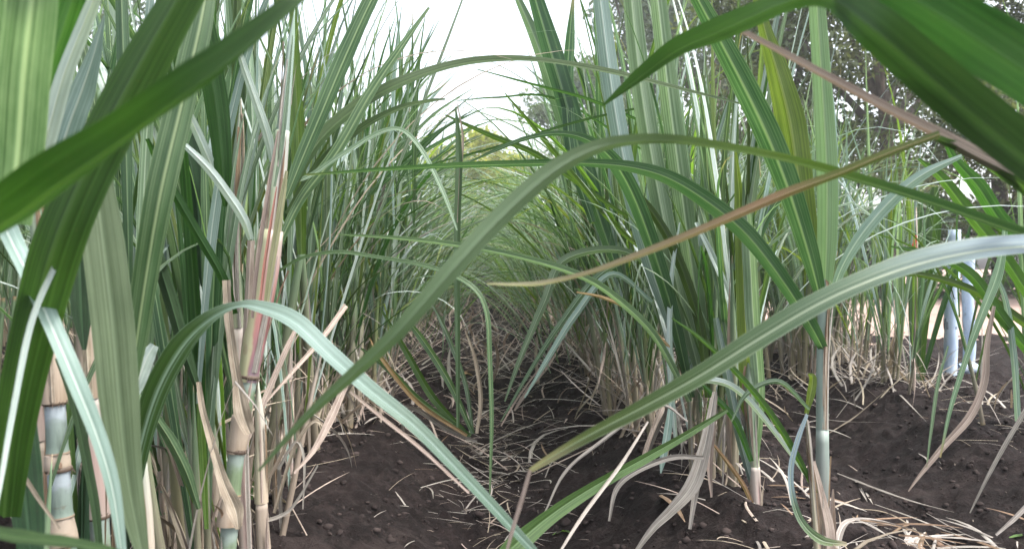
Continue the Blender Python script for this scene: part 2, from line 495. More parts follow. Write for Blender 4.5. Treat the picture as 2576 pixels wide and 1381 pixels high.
def track_material():
    N = Nodes('pale_earth')
    pos = N.n('ShaderNodeNewGeometry').outputs['Position']
    a = N.noise(pos, 1.3, 6, .6); b = N.noise(pos, 30, 5, .7)
    col = N.mix(N.step(a, .35, .65), (.30, .21, .17), (.40, .29, .245))
    col = N.mix(N.math('MULTIPLY', N.step(b, .5, .75), .5), col, (.19, .13, .11))
    P = N.n('ShaderNodeBsdfPrincipled')
    N.l(col, P.inputs['Base Color']); P.inputs['Roughness'].default_value = .95
    bp = N.n('ShaderNodeBump'); bp.inputs['Strength'].default_value = .6; bp.inputs['Distance'].default_value = .02
    N.l(b, bp.inputs['Height']); N.l(bp.outputs[0], P.inputs['Normal']); N.l(P.outputs[0], N.out.inputs[0])
    return N.m
M['track'] = track_material()
tx = axis([(2.2, 6, .1), (6, 30, .5)]); ty = axis([(6.6, 12, .12), (12, 26, .5)])
TX, TY = np.meshgrid(tx, ty)
edge_in = np.minimum(sstep(TY, 6.6 + .5 * vnoise(TX * 2.3, TX * 0, 8), 7.4 + .6 * vnoise(TX * 1.6, TX * 0, 9)), sstep(TX, 2.2, 2.8))
TZ = -.10 + .085 * edge_in + .02 * vnoise(TX * 3, TY * 3, 12)
ti = np.arange(TX.size).reshape(TX.shape)
TF = np.stack([ti[:-1, :-1], ti[:-1, 1:], ti[1:, 1:], ti[1:, :-1]], -1).reshape(-1, 4)
tag(obj('dirt_track', mesh('dirt_track', np.stack([TX, TY, TZ + .03], -1).reshape(-1, 3), TF, None, [M['track']])), kind='structure')

N_ = Nodes('soil_lump')
P_ = N_.n('ShaderNodeBsdfPrincipled'); P_.inputs['Roughness'].default_value = .95; P_.inputs['Specular IOR Level'].default_value = .15
N_.l(N_.mix(N_.n('ShaderNodeAttribute', attribute_name='rnd').outputs['Fac'], (.018, .0135, .013), (.050, .038, .035)), P_.inputs['Base Color'])
N_.l(P_.outputs[0], N_.out.inputs[0]); M['lump'] = N_.m
# lumps of tilled soil
ico_v = []
for q in ((0, 0, 1), (.894, 0, .447), (.276, .851, .447), (-.724, .526, .447), (-.724, -.526, .447), (.276, -.851, .447),
          (.724, .526, -.447), (-.276, .851, -.447), (-.894, 0, -.447), (-.276, -.851, -.447), (.724, -.526, -.447), (0, 0, -1)):
    ico_v.append(q)
ico_v = np.array(ico_v)
ico_f = np.array([(0,1,2),(0,2,3),(0,3,4),(0,4,5),(0,5,1),(1,6,2),(2,7,3),(3,8,4),(4,9,5),(5,10,1),(2,6,7),(3,7,8),(4,8,9),(5,9,10),(1,10,6),(11,7,6),(11,8,7),(11,9,8),(11,10,9),(11,6,10)])
cl = Soup()
for i in range(11000):
    y = 1.2 + 4.6 * rng.random() ** 1.3
    x = rng.uniform(-1.2, 3.2)
    r = .0026 + .015 * rng.random() ** 4
    v = ico_v * r * rng.uniform(.6, 1.3, (12, 1)) * rng.uniform(.6, 1.2, 3) * np.array([1, 1, .75])
    v = v + np.array([x, y, float(ground_z(x, y)) + r * .25])
    cl.add(v, ico_f, np.zeros((12, 2)), rng.random())
for i in range(60):
    y = 1.6 + 3 * rng.random(); x = rng.uniform(-.55, 3.0); rr_ = rng.uniform(.010, .026)
    v = ico_v * rr_ * rng.uniform(.6, 1.35, (12, 1)) * rng.uniform(.7, 1.3, 3) * np.array([1, 1, .6])
    cl.add(v + np.array([x, y, float(ground_z(x, y))]), ico_f, np.zeros((12, 2)), rng.random() * .5)
tag(obj('soil_lumps', cl.mesh('soil_lumps', [M['lump']])), kind='stuff')

# ------------------------------------------------------------------ one blade of cane, in its own space (z up, bends towards +x)
def blade_shape(length, width, th0, th1, p=1.6, sway=0.0, twist=0.0, kink=None, n=16, cols=COLS7, fold=.35, wav=.03, roll0=0.0):
    s = np.linspace(0, 1, n)
    th = th0 + (th1 - th0) * s ** p
    if kink:
        th = th + kink[1] * sstep(s, kink[0] - .02, kink[0] + .03)
        th = np.minimum(th, R(172))
    d = length / (n - 1)
    az = sway * s ** 2
    step = np.stack([np.sin(th) * np.cos(az), np.sin(th) * np.sin(az), np.cos(th)], -1) * d
    P = np.vstack([[0, 0, 0], np.cumsum(step[:-1], 0)])
    w = width * np.minimum(1, .5 + 1.9 * s) * np.clip((1 - s) / .62, 0.02, 1) ** .85
    T = norm(np.gradient(P, axis=0))
    side = np.cross(np.array([[-math.sin(a), math.cos(a), 0] for a in az]) * 0 + np.stack([-np.sin(az), np.cos(az), az * 0], -1), [0, 0, 1.0]) * 0
    side = np.stack([-np.sin(az), np.cos(az), az * 0], -1)
    N = np.cross(side, T)
    tw = roll0 + twist * s
    side = side * np.cos(tw)[:, None] + N * np.sin(tw)[:, None]
    w = w * (1 + .05 * np.sin(s * 43 + length * 90) * np.sin(s * 19 + width * 900))
    f = fold * (1 - .4 * s) + .35 * np.exp(-s * 14)
    return ribbon(P, w, side, f, cols, wav)

rs = random.Random(5)
def variants(k, L, Wd, t0, t1, p=(1.3, 2.2), kink=0.0, n=16, cols=COLS7, drydown=False):
    out = []
    for i in range(k):
        kk = (rs.uniform(.3, .75), R(rs.uniform(35, 100))) if rs.random() < kink else None
        out.append(blade_shape(rs.uniform(*L), rs.uniform(*Wd), R(rs.uniform(*t0)), R(rs.uniform(*t1)), rs.uniform(*p), rs.uniform(-.5, .5),
                               rs.uniform(-1.2, 1.2), kk, n, cols, rs.uniform(.2, .5), rs.uniform(0, .05), rs.uniform(-.3, .3)))
    return out

SH = {
    'up':    variants(14, (.85, 1.40), (.015, .031), (2, 13), (10, 42)),
    'arch':  variants(12, (1.0, 1.5), (.012, .024), (8, 24), (70, 130)),
    'droop': variants(8, (.9, 1.3), (.012, .024), (14, 30), (110, 160), kink=.7),
    'cross': variants(14, (1.0, 1.5), (.009, .019), (22, 48), (88, 128)),
    'dry':   variants(12, (.22, .6), (.008, .022), (110, 160), (160, 176), kink=0, n=10),
    'dryup': variants(10, (.25, .7), (.007, .018), (2, 18), (6, 60), kink=.35, n=10),
}
GREENS = ['leaf', 'leaf', 'leaf', 'leaf_pale', 'leaf_pale', 'leaf_pale', 'leaf_blue', 'leaf_dark', 'leaf_dark', 'leaf_lime', 'leaf_white']
ME = {}
def blade_mesh(kind, i, mat):
    k = (kind, i, mat)
    if k not in ME:
        V, Fc, UV = SH[kind][i]
        ME[k] = mesh('cane_blade', V, Fc, UV, [M[mat]])
    return ME[k]

STEMS = []
def stem_shape(h, r):
    n = 14
    z = np.linspace(-.03, h, n)
    ph, am = rs.uniform(0, 6), rs.uniform(.004, .014)
    P = np.stack([am * np.sin(z * 5 + ph), am * np.cos(z * 4 + ph), z], -1)
    rad = r * (1.0 - .35 * np.linspace(0, 1, n)) * np.clip((1.02 - np.linspace(0, 1, n)) / .28, .12, 1) * (1 + .10 * (np.arange(n) % 4 == 0))
    return tube(P, rad, 8)
for i in range(6):
    STEMS.append(stem_shape(rs.uniform(.55, .85), rs.uniform(.009, .013)))
for i in range(6):
    for m in ('stem', 'stem_lime', 'stem_tan'):
        ME[('st', i, m)] = mesh('cane_stem', *STEMS[i], [M[m]])

def place(name, me, parent, loc, yaw, pitch=0.0, roll=0.0, sc=1.0):
    o = obj(name, me, parent)
    o.location = loc
    o.rotation_euler = (roll, pitch, yaw)
    o.scale = (sc, sc, sc)
    return o

def clump(x, y, label, group, n_st=8, leaves=(4, 6), dry=(2, 4), hmul=1.0, seed=0, mats=GREENS, spread=(.07, .17), tone=None, arch=.4, clear=None, cross=0):
    """a stool of cane: stems that lean out of one root, blades left and right of each stem, dead blades at the foot"""
    q = random.Random(seed)
    z0 = float(ground_base(x, y))
    root = empty('sugarcane_clump', (x, y, z0))
    tag(root, label, 'sugarcane', group)
    for s in range(n_st):
        dx, dy = q.gauss(0, spread[0]), q.gauss(0, spread[1])
        lean = min(.30, .04 + .9 * math.hypot(dx, dy) * q.uniform(.4, 1.2)); laz = math.atan2(dy, dx) + q.uniform(-.5, .5)
        k = q.randrange(6)
        hs = q.uniform(.75, 1.15) * hmul
        m = q.choices(['stem', 'stem_lime', 'stem_tan'], [6, 3, 2])[0]
        if m == 'stem_tan': hs *= .62
        place('stem', ME[('st', k, m)], root, (dx, dy, 0), laz, lean, 0, hs)
        ax = Vector((math.sin(lean) * math.cos(laz), math.sin(lean) * math.sin(laz), math.cos(lean)))
        H = float(STEMS[k][0][:, 2].max()) * hs
        nl = q.randint(*leaves)
        plane = q.uniform(0, math.pi)
        for j in range(nl):
            t = (j + .6) / nl
            hh = H * (.16 + .84 * t)
            p = Vector((dx, dy, 0)) + ax * hh
            yaw = plane + math.pi * (j % 2) + q.uniform(-.5, .5)
            u = q.random()
            kind = 'up' if (t > .55 and u > arch * .6) or u > arch + .35 else ('arch' if u > .12 else 'droop')
            if clear and kind != 'up':
                # blades that would hang into the open furrow swing back along the row
                if math.cos(yaw) * clear > .3: yaw = math.pi - yaw
            mt = q.choice(mats)
            o = place('leaf', blade_mesh(kind, q.randrange(len(SH[kind])), mt), root, p, yaw, lean * math.cos(yaw - laz) * .8, 0, q.uniform(.75, 1.15) * (.75 + .25 * hmul))
        for j in range(q.randint(*dry)):
            u = q.random(); hh = H * (.10 + .55 * u)
            p = Vector((dx, dy, 0)) + ax * hh
            kind = 'dry' if q.random() < .55 else 'dryup'
            if kind == 'dryup': p = Vector((dx, dy, 0)) + ax * H * .06 * u
            mt = q.choice(['dry', 'dry_grey', 'dry_pink', 'dry_grey'])
            place('dry_leaf', blade_mesh(kind, q.randrange(len(SH[kind])), mt), root, p, q.uniform(0, 6.28), 0, 0, q.uniform(.6, 1.1))
    for j in range(cross):
        yaw = (0 if x < 0 else math.pi) + q.gauss(0, .65)
        place('leaf', blade_mesh('cross', q.randrange(14), q.choice(['leaf', 'leaf_dark', 'leaf_pale', 'leaf', 'leaf_lime', 'dry_grey', 'dry'])), root, (q.gauss(0, .06), q.gauss(0, .12), q.uniform(.12, .85)), yaw, 0, 0, q.uniform(.7, 1.1))
    return root

# far stools: too small to tell one blade from the next, so the blades of one stool are one mass
def far_mass(seed, n=76, ndry=22):
    q = random.Random(seed)
    sp, dr, ln = Soup(), Soup(), Soup()
    simple = {k: [blade_shape(q.uniform(.9, 1.45), q.uniform(.018, .034), R(q.uniform(*a)), R(q.uniform(*b)), 1.6, q.uniform(-.5, .5), q.uniform(-1, 1), None, 8, COLS3, .3, 0)
                  for _ in range(8)] for k, a, b in (('up', (2, 14), (12, 50)), ('arch', (8, 20), (55, 115)))}
    simple['dry'] = [blade_shape(q.uniform(.4, .8), q.uniform(.008, .018), R(q.uniform(110, 160)), R(q.uniform(160, 176)), 1.4, 0, .5, None, 7, COLS3, .3, 0) for _ in range(6)]
    for i in range(n + ndry):
        isd = i >= n
        kind = 'dry' if isd else ('up' if q.random() < .74 else 'arch')
        V, Fc, UV = q.choice(simple[kind])
        dx, dy = q.gauss(0, .08), q.gauss(0, .19)
        h = q.uniform(.05, .4) if isd else q.uniform(.15, .85)
        yaw = q.uniform(0, 6.28); c, s_ = math.cos(yaw), math.sin(yaw)
        V2 = np.stack([V[:, 0] * c - V[:, 1] * s_, V[:, 0] * s_ + V[:, 1] * c, V[:, 2]], -1) * q.uniform(.75, 1.15) + np.array([dx * (1 + h), dy * (1 + h), h])
        if isd: dr.add(V2, Fc, UV, q.random())
        else: sp.add(V2, Fc, UV, q.random(), q.choices([0, 1, 2, 3], [5, 5, 1, 1])[0])
        if not isd and i % 5 == 0:
            tv, tf, tu = tube(np.array([[dx, dy, -.03], [dx * (1 + h * .5), dy * (1 + h * .5), h * .5], [dx * (1 + h), dy * (1 + h), h]]), [.012, .010, .008], 6, False)
            ln.add(tv, tf, tu, q.random())
    return (sp.mesh('cane_foliage', [M['leaf_pale'], M['leaf_pale'], M['leaf'], M['leaf_lime']]), dr.mesh('cane_straw', [M['dry']]), ln.mesh('cane_stems', [M['stem']]))
FAR = [far_mass(100 + i) for i in range(5)]
def far_clump(x, y, label, group, q, sc=1.0):
    root = empty('sugarcane_clump', (x, y, float(ground_base(x, y))), q.uniform(-.4, .4) + math.pi * q.randrange(2))
    tag(root, label, 'sugarcane', group)
    root.scale = (sc, sc, sc)
    a, b, c = FAR[q.randrange(5)]
    tag(obj('foliage', a, root), kind='stuff'); tag(obj('dry_foliage', b, root), kind='stuff'); tag(obj('stem_cluster', c, root), kind='stuff')
    return root

ORD = ['first', 'second', 'third', 'fourth', 'fifth', 'sixth', 'seventh', 'eighth', 'ninth', 'tenth', 'eleventh', 'twelfth', 'thirteenth', 'fourteenth', 'fifteenth',
       'sixteenth', 'seventeenth', 'eighteenth', 'nineteenth', 'twentieth']
q = random.Random(77)
LEFT, RIGHT = [], []
# the row left of the furrow
y = 2.15; i = 0
while y < 9.5:
    big = 1.05 + .3 * q.random()
    LEFT.append(clump(ROW(0) + q.uniform(-.06, .05) - (.06 if y < 3 else 0), y, f'dense green cane clump, {ORD[i]} behind the red-stalked clump in the left row', 'cane clumps of the left row', n_st=18 if y < 5 else 12,
          leaves=(5, 7) if y < 5 else (5, 6), dry=(3, 5), hmul=big, seed=1000 + i, arch=.34, clear=1 if y < 3.2 else None, cross=0 if y < 2.5 else 9))
    y += q.uniform(.36, .50); i += 1
while y < 21:
    far_clump(ROW(0) + q.uniform(-.08, .08), y, 'distant cane clump at the far end of the left row, merging with its neighbours', 'distant clumps of the left row', q, q.uniform(.95, 1.1))
    y += q.uniform(.4, .6)
# the row right of the furrow
y = 3.55; i = 0
while y < 9.5:
    RIGHT.append(clump(ROW(1) + q.uniform(-.06, .06), y, f'tall green cane clump, {ORD[i]} behind the straw-footed clump in the right row', 'cane clumps of the right row', n_st=14 if y < 6 else 11,
          leaves=(5, 7) if y < 5 else (5, 6), dry=(3, 6), hmul=1.0 + .3 * q.random(), seed=2000 + i, arch=.34, clear=-1 if y < 3.4 else None, cross=9))
    y += q.uniform(.38, .52); i += 1
while y < 21:
    far_clump(ROW(1) + q.uniform(-.08, .08), y, 'distant cane clump at the far end of the right row, merging with its neighbours', 'distant clumps of the right row', q, q.uniform(1.0, 1.2))
    y += q.uniform(.4, .6)
# the short row by the track
for i, (x, y, h) in enumerate([(2.28, 4.30, .70), (2.22, 4.75, .85), (2.05, 5.0, .95), (2.45, 5.15, .85), (2.2, 5.5, 1.0), (1.95, 5.8, 1.1), (2.4, 5.95, 1.0), (2.15, 6.3, 1.1), (2.6, 6.5, .9), (1.85, 6.7, 1.15)]):
    clump(x, y, f'slender cane clump by the dirt track, {ORD[i]} after the bare soil mound', 'cane clumps of the row by the track', n_st=6 if i < 2 else 16, leaves=(4, 6), dry=(2, 4), hmul=h * (1 if i < 2 else 1.25), seed=3000 + i,
          mats=['leaf', 'leaf_pale', 'leaf_pale', 'leaf_lime', 'leaf_blue'], arch=.3)
# the rows beyond the left row show only through it
for k in (-1, -2):
    y = 1.6 if k == -1 else 3.0
    while y < (12 if k == -1 else 15):
        far_clump(ROW(k) + q.uniform(-.1, .1), y, 'shaded cane clump of the rows seen through the left row', 'clumps of the rows behind the left row', q, q.uniform(1.0, 1.25))
        y += q.uniform(.5, .75)

# ------------------------------------------------------------------ the cane one can pick out leaf by leaf
def hero(parent, pts, z, mat, roll=0, fold=.3, name='leaf', label=None, n=30, wav=.025, cols=COLS7):
    """a blade whose midrib passes through the points (x, y, apparent width), z metres away; roll turns the blade about its midrib"""
    pts = np.asarray(pts, float)
    k = len(pts)
    z = np.interp(np.linspace(0, 1, k), np.linspace(0, 1, len(z)), z) if hasattr(z, '__len__') else np.full(k, float(z))
    # a blade that leaves the frame at the top goes on to its own tip
    if pts[-1, 1] < -25 and pts[-1, 2] > 12:
        d = pts[-1, :2] - pts[-2, :2]; d = d / np.hypot(*d)
        pts = np.vstack([pts, [*(pts[-1, :2] + d * 190), pts[-1, 2] * .62], [*(pts[-1, :2] + d * 420), 1.5]]); z = np.append(z, [z[-1], z[-1]])
    if pts[0, 1] < -25 and pts[0, 2] > 12:
        d = pts[0, :2] - pts[1, :2]; d = d / np.hypot(*d)
        pts = np.vstack([[*(pts[0, :2] + d * 330 + [60, 160]), 10], [*(pts[0, :2] + d * 170 + [20, 30]), pts[0, 2] * .7], pts]); z = np.append([z[0], z[0]], z)
    k = len(pts); n = max(n, 4 * k)
    P0 = np.array([at(a[0], a[1], d) for a, d in zip(pts, z)])
    P = smooth_path(P0, n)
    t = np.linspace(0, k - 1, n)
    wpx = np.interp(t, np.arange(k), pts[:, 2])
    zz = np.interp(t, np.arange(k), z)
    rl = np.radians(np.interp(np.linspace(0, 1, n), np.linspace(0, 1, len(roll)), roll) if hasattr(roll, '__len__') else np.full(n, float(roll)))
    w = wpx * zz / F / np.maximum(np.cos(rl), .3)
    T = norm(np.gradient(P, axis=0))
    Vw = norm(P - CAMP)
    side = norm(np.cross(T, Vw))
    N = np.cross(side, T)
    side = side * np.cos(rl)[:, None] + N * np.sin(rl)[:, None]
    if np.cross(side, T)[:, 2].mean() < 0: side = -side
    V, Fc, UV = ribbon(P, w, side, fold, cols, wav)
    o = obj(name, mesh('cane_' + name, V - np.array(parent.location) if parent else V, Fc, UV, [M[mat]]), parent)
    if label: o['label'] = label
    return o

def culm(parent, pts, z, segs, squash=1.0):
    """a jointed culm; each joint-to-joint piece and each sheath round it is a part"""
    pts = np.asarray(pts, float); k = len(pts)
    z = np.interp(np.linspace(0, 1, k), np.linspace(0, 1, len(z)), z) if hasattr(z, '__len__') else np.full(k, float(z))
    n = 160
    P = smooth_path(np.array([at(a[0], a[1], d) for a, d in zip(pts, z)]), n)
    r = np.interp(np.linspace(0, k - 1, n), np.arange(k), pts[:, 2] * z / F / 2)
    out = []
    if pts[0][1] > 1420:
        # below the frame the culm runs on into the soil
        g0 = P[0].copy(); g0[2] = float(ground_base(g0[0], g0[1])) - .03
        if P[0][2] - g0[2] > .05:
            V, Fc, UV = tube(np.array([g0, (g0 + P[0]) / 2, P[0]]), [r[0] * 1.05, r[0], r[0] * .99], 12, False)
            obj('stem', mesh('cane_stem', V - np.array(parent.location), Fc, UV, [M['stem_tan']]), parent)
    for t0, t1, name, mat, f0, f1 in segs:           # f0, f1: radius factors at the two ends
        m = 14
        ii = np.interp(np.linspace(t0, t1, m), [0, 1], [0, n - 1])
        Q = np.stack([np.interp(ii, np.arange(n), P[:, a]) for a in range(3)], -1)
        rr = np.interp(ii, np.arange(n), r) * np.interp(np.linspace(0, 1, m), [0, 1], [f0, f1])
        if name == 'internode':
            rr = rr * (1 + .10 * np.exp(-((np.linspace(0, 1, m) - 0) / .06) ** 2) + .12 * np.exp(-((np.linspace(0, 1, m) - 1) / .06) ** 2))
        else:
            rr = rr * (1 + .05 * np.sin(np.linspace(0, 3.1, m)))
        if t1 >= 1: rr = rr * np.clip((1.03 - np.linspace(0, 1, m)) / .3, .1, 1)
        V, Fc, UV = tube(Q, rr, 16, True)
        if name == 'sheath':
            # the sheath is wrapped: its free edge stands a little proud and its rim is torn
            a = UV[:, 0]; ctr = np.vstack([np.repeat(Q, 17, axis=0), Q[-1:]])
            V = ctr + (V - ctr) * (1 + .10 * (a > .72) + .05 * np.sin(a * 25 + t0 * 40) * UV[:, 1])[:, None]
        o = obj(name, mesh('cane_' + name, V - np.array(parent.location), Fc, UV, [M[mat]]), parent)
        out.append(o)
        T = norm(np.gradient(Q, axis=0)); Vw = norm(Q - CAMP); sx = norm(np.cross(T, Vw))
        if name == 'internode':
            # the joint: a dark scarred ring with a fringe of dead rootlets
            Vr, Fr, Ur = tube(np.array([Q[-1] - T[-1] * .004, Q[-1], Q[-1] + T[-1] * .004]), np.array([rr[-1] * 1.02, rr[-1] * 1.12, rr[-1] * 1.0]), 16, False)
            so = Soup(); so.add(Vr, Fr, Ur, rs.random())
            for _ in range(12):
                a = rs.uniform(-1.4, 1.4); rad = -Vw[-1] * math.cos(a) + sx[-1] * math.sin(a)
                p = Q[-1] + rad * rr[-1] * 1.02
                e = p + rad * rs.uniform(.002, .007) + T[-1] * rs.uniform(-.012, .003)
                so.add(*tube(np.array([p, (p + e) / 2 + T[-1] * .001, e]), [.0008, .0007, .0003], 4, False), rs.random())
            # a sub-part of the piece it grows on
            obj('node_ring', so.mesh('node_ring', [M['node']], np.array(parent.location)), o)
        # shreds of older sheath that cling to the culm and peel off it
        for _ in range(max(1, int(9 * (t1 - t0) + .5)) if name == 'sheath' else rs.choice([0, 1, 1])):
            a = rs.uniform(-1.5, 1.5); j0 = rs.randrange(0, 5); j1 = rs.randrange(8, m + 1)
            rad = -Vw * math.cos(a) + sx * math.sin(a)
            tt = np.linspace(0, 1, j1 - j0)
            peel = rs.choice([0, .3, .8, 1.6]) * tt ** 2.2 * rr[j0:j1]
            Pp = Q[j0:j1] + rad[j0:j1] * (rr[j0:j1] * 1.12 + peel)[:, None]
            if rs.random() < .35: Pp = Pp[::-1]
            Pp = smooth_path(Pp, 14)
            wd = rr.mean() * rs.uniform(.25, .9) * np.clip((1 - np.linspace(0, 1, 14)) * 2.2, .12, 1)
            sd = np.cross(rad[j0], T[j0])
            Vs, Fs, Us = ribbon(Pp, wd, np.tile(sd, (14, 1)), rs.uniform(.2, .6), COLS7, .06)
            mt = rs.choice(['dry', 'dry_pink', 'dry_grey', 'dry_brown', 'dry_brown'])
            obj('sheath_shred', mesh('sheath_shred', Vs - np.array(parent.location), Fs, Us, [M[mt]]), o)
    return out

# --- left foreground: thick old culms with blades close to the lens
A = clump(-.80, 1.22, 'thick old cane clump at the left edge, its broad blades close to the camera', 'cane clumps of the left row', n_st=2, leaves=(3, 4), dry=(2, 3), hmul=.9, seed=41, arch=.2)
culm(A, [(175, 1480, 54), (155, 1300, 54), (140, 1050, 50), (125, 800, 44), (100, 560, 40), (85, 300, 36)], (1.30, 1.30),
     [(0, .13, 'internode', 'culm', 1, 1), (.13, .20, 'sheath', 'sheath_dry', 1.25, .95), (.20, .30, 'internode', 'culm_blue', 1, 1), (.30, .33, 'sheath', 'sheath_dry', 1.1, 1.0),
      (.33, .43, 'internode', 'culm_blue', 1, .95), (.43, .62, 'sheath', 'sheath_dry', 1.2, 1.0), (.62, 1, 'sheath', 'sheath_green', 1.1, .8)])
culm(A, [(262, 1480, 46), (245, 1250, 46), (228, 1000, 44), (215, 720, 42), (205, 520, 36)], (1.42, 1.40),
     [(0, .2, 'internode', 'culm', 1, 1), (.2, .5, 'sheath', 'sheath_rose', 1.2, 1), (.5, .75, 'sheath', 'sheath_dry', 1.15, 1), (.75, 1, 'sheath', 'sheath_green', 1.1, .9)])
culm(A, [(110, 1480, 40), (105, 1200, 40), (92, 940, 36), (80, 700, 32)], (1.42, 1.42), [(0, .45, 'sheath', 'sheath_dry', 1.1, 1), (.45, 1, 'sheath', 'sheath_rose', 1.15, .9)])
culm(A, [(378, 1480, 30), (368, 1290, 28), (355, 1130, 22), (345, 990, 14)], (1.25, 1.25), [(0, .6, 'sheath', 'sheath_cream', 1.1, 1), (.6, 1, 'sheath', 'sheath_dry', 1, .6)])
# the broad diagonal blade, nearly edge-on
hero(A, [(-330, 740, 90), (-150, 650, 110), (20, 560, 122), (150, 465, 110), (300, 360, 92), (450, 250, 82), (600, 140, 66), (740, 20, 46), (830, -70, 26)], (.62, .52, .50, .55), 'leaf_dark', roll=(-50, -58), fold=.45, label='broad green blade that crosses the upper left on the diagonal', n=44)
hero(A, [(10, 1300, 70), (30, 1080, 95), (80, 830, 115), (140, 610, 120), (235, 390, 118), (350, 170, 112), (470, -40, 95)], (.95, .78, .72), 'leaf_dark', roll=(20, 35), fold=.25, n=40)
hero(A, [(200, 560, 46), (270, 400, 52), (340, 240, 50), (420, 60, 40)], (.85, .8), 'leaf_dark', roll=30, fold=.4)
hero(A, [(25, 560, 90), (45, 380, 112), (60, 180, 118), (85, -40, 110)], (.8, .62), 'leaf_pale', roll=15, fold=.15, n=24)
hero(A, [(-30, 420, 60), (-10, 250, 80), (10, 90, 80), (20, -60, 70)], (.8, .66), 'leaf_pale', roll=10, fold=.2, n=24)
hero(A, [(20, 520, 66), (70, 360, 82), (120, 190, 84), (165, 60, 80), (200, -50, 72)], (.95, .82), 'leaf_dark', roll=(30, 15), fold=.3)
hero(A, [(70, 500, 40), (115, 350, 44), (160, 190, 40), (215, 50, 34), (260, -60, 26)], (.9, .75), 'leaf_silver', roll=30, fold=.2)
hero(A, [(130, 470, 60), (165, 340, 64), (205, 230, 58), (235, 140, 34), (262, 40, 4)], (1.1, 1.05), 'leaf_blue', roll=20, fold=.25)
hero(A, [(226, 385, 50), (240, 450, 78), (262, 620, 98), (285, 820, 100), (300, 1000, 94), (318, 1180, 72), (345, 1330, 46), (372, 1450, 16)], (1.0, .93, .9), 'leaf_matte', roll=(-12, 10), fold=.12, n=40, label='wide sage green blade hanging straight down at the left')
hero(A, [(530, -60, 50), (500, 80, 66), (455, 270, 70), (405, 480, 72), (370, 680, 62), (345, 850, 54), (325, 1020, 16)], (1.05, 1.0, 1.02), 'leaf', roll=(25, 5), fold=.22, n=36)
hero(A, [(195, 400, 62), (198, 560, 66), (202, 700, 60), (206, 800, 44), (212, 880, 10)], (1.15, 1.12), 'leaf_deep', roll=10, fold=.2)
hero(A, [(-10, 520, 46), (30, 610, 46), (75, 700, 46), (125, 810, 44), (185, 950, 44), (245, 1100, 40), (285, 1240, 34), (310, 1420, 20)], (.9, .80, .82), 'leaf_blue', roll=(35, 20), fold=.3)
hero(A, [(150, 640, 14), (80, 800, 16), (35, 1010, 15), (0, 1210, 12), (-30, 1380, 5)], (.8, .72), 'leaf_white', roll=30, fold=.4)
hero(A, [(35, 900, 46), (45, 1060, 80), (58, 1200, 84), (72, 1330, 70), (85, 1480, 30)], (1.05, 1.0), 'leaf_deep', roll=15, fold=.25)
hero(A, [(150, 900, 26), (185, 1010, 24), (215, 1150, 24), (240, 1290, 22), (255, 1450, 12)], (1.1, 1.08), 'leaf_deep', roll=25, fold=.3)
hero(A, [(318, 1010, 36), (345, 960, 40), (370, 900, 36), (388, 868, 22)], (1.2, 1.2), 'leaf_white', roll=10, fold=.15)
hero(A, [(-80, 1330, 30), (60, 1356, 34), (200, 1372, 26), (330, 1400, 14)], (.6, .6), 'leaf_dark', roll=50)
hero(A, [(0, 1130, 10), (60, 1200, 12), (100, 1260, 10), (150, 1330, 6)], 1.0, 'dry', roll=20, name='dry_leaf')
hero(A, [(0, 1260, 20), (40, 1300, 22), (90, 1400, 10)], 1.1, 'dry_grey', roll=20, name='dry_leaf')

# --- the clump with the red sheath
B = clump(-.585, 1.68, 'cane clump with a tall red and cream sheathed culm and tan dead sheaths', 'cane clumps of the left row', n_st=5, leaves=(4, 5), dry=(2, 3), hmul=1.0, seed=57, spread=(.035, .09), arch=.25, clear=1)
culm(B, [(566, 1480, 40), (578, 1320, 42), (588, 1200, 40), (604, 1080, 40), (624, 960, 44), (645, 830, 54), (672, 660, 60), (694, 500, 48), (712, 330, 38), (728, 160, 30), (742, 20, 24)], (1.50, 1.56),
     [(0, .105, 'internode', 'culm', 1, 1), (.10, .16, 'sheath', 'sheath_dry', 1.45, .9), (.16, .255, 'internode', 'culm', 1, 1), (.25, .33, 'sheath', 'sheath_dry', 1.1, 1.05),
      (.33, .41, 'internode', 'culm', 1, .95), (.40, .65, 'sheath', 'sheath_red', 1.0, 1.0), (.63, .80, 'sheath', 'sheath_pale', .85, .9), (.79, 1, 'sheath', 'sheath_waxy', .8, .5)])
culm(B, [(672, 1480, 30), (660, 1300, 30), (655, 1120, 26), (650, 960, 22)], (1.60, 1.60), [(0, .4, 'sheath', 'sheath_dry', 1.1, 1), (.4, 1, 'sheath', 'sheath_cream', 1.1, .8)])
culm(B, [(500, 1480, 26), (494, 1250, 27), (488, 1020, 25), (492, 800, 20)], (1.66, 1.66), [(0, .45, 'sheath', 'sheath_dry', 1.1, 1), (.45, 1, 'sheath', 'sheath_green', 1.1, .8)])
culm(B, [(540, 1420, 26), (535, 1150, 28), (530, 900, 28), (540, 620, 22)], (1.75, 1.75), [(0, .3, 'sheath', 'sheath_dry', 1.1, 1), (.3, 1, 'sheath', 'sheath_green', 1.1, .8)])
culm(B, [(625, 1540, 26), (600, 900, 32), (588, 650, 34), (596, 420, 26), (605, 250, 20)], (1.78, 1.78), [(0, .3, 'sheath', 'sheath_rose', 1.1, 1), (.3, 1, 'sheath', 'sheath_green', 1.05, .7)])
culm(B, [(700, 1360, 19), (694, 1150, 18), (690, 980, 15)], (2.2, 2.2), [(0, 1, 'sheath', 'sheath_dry', 1.1, .8)])
culm(B, [(730, 1270, 17), (728, 1050, 17), (735, 880, 13)], (2.5, 2.5), [(0, 1, 'sheath', 'sheath_rose', 1.1, .8)])
hero(B, [(778, 1150, 8), (770, 1000, 20), (764, 800, 22), (760, 640, 16), (764, 560, 4)], (2.95, 2.8), 'dry_pink', roll=15, fold=.5, name='dry_leaf')
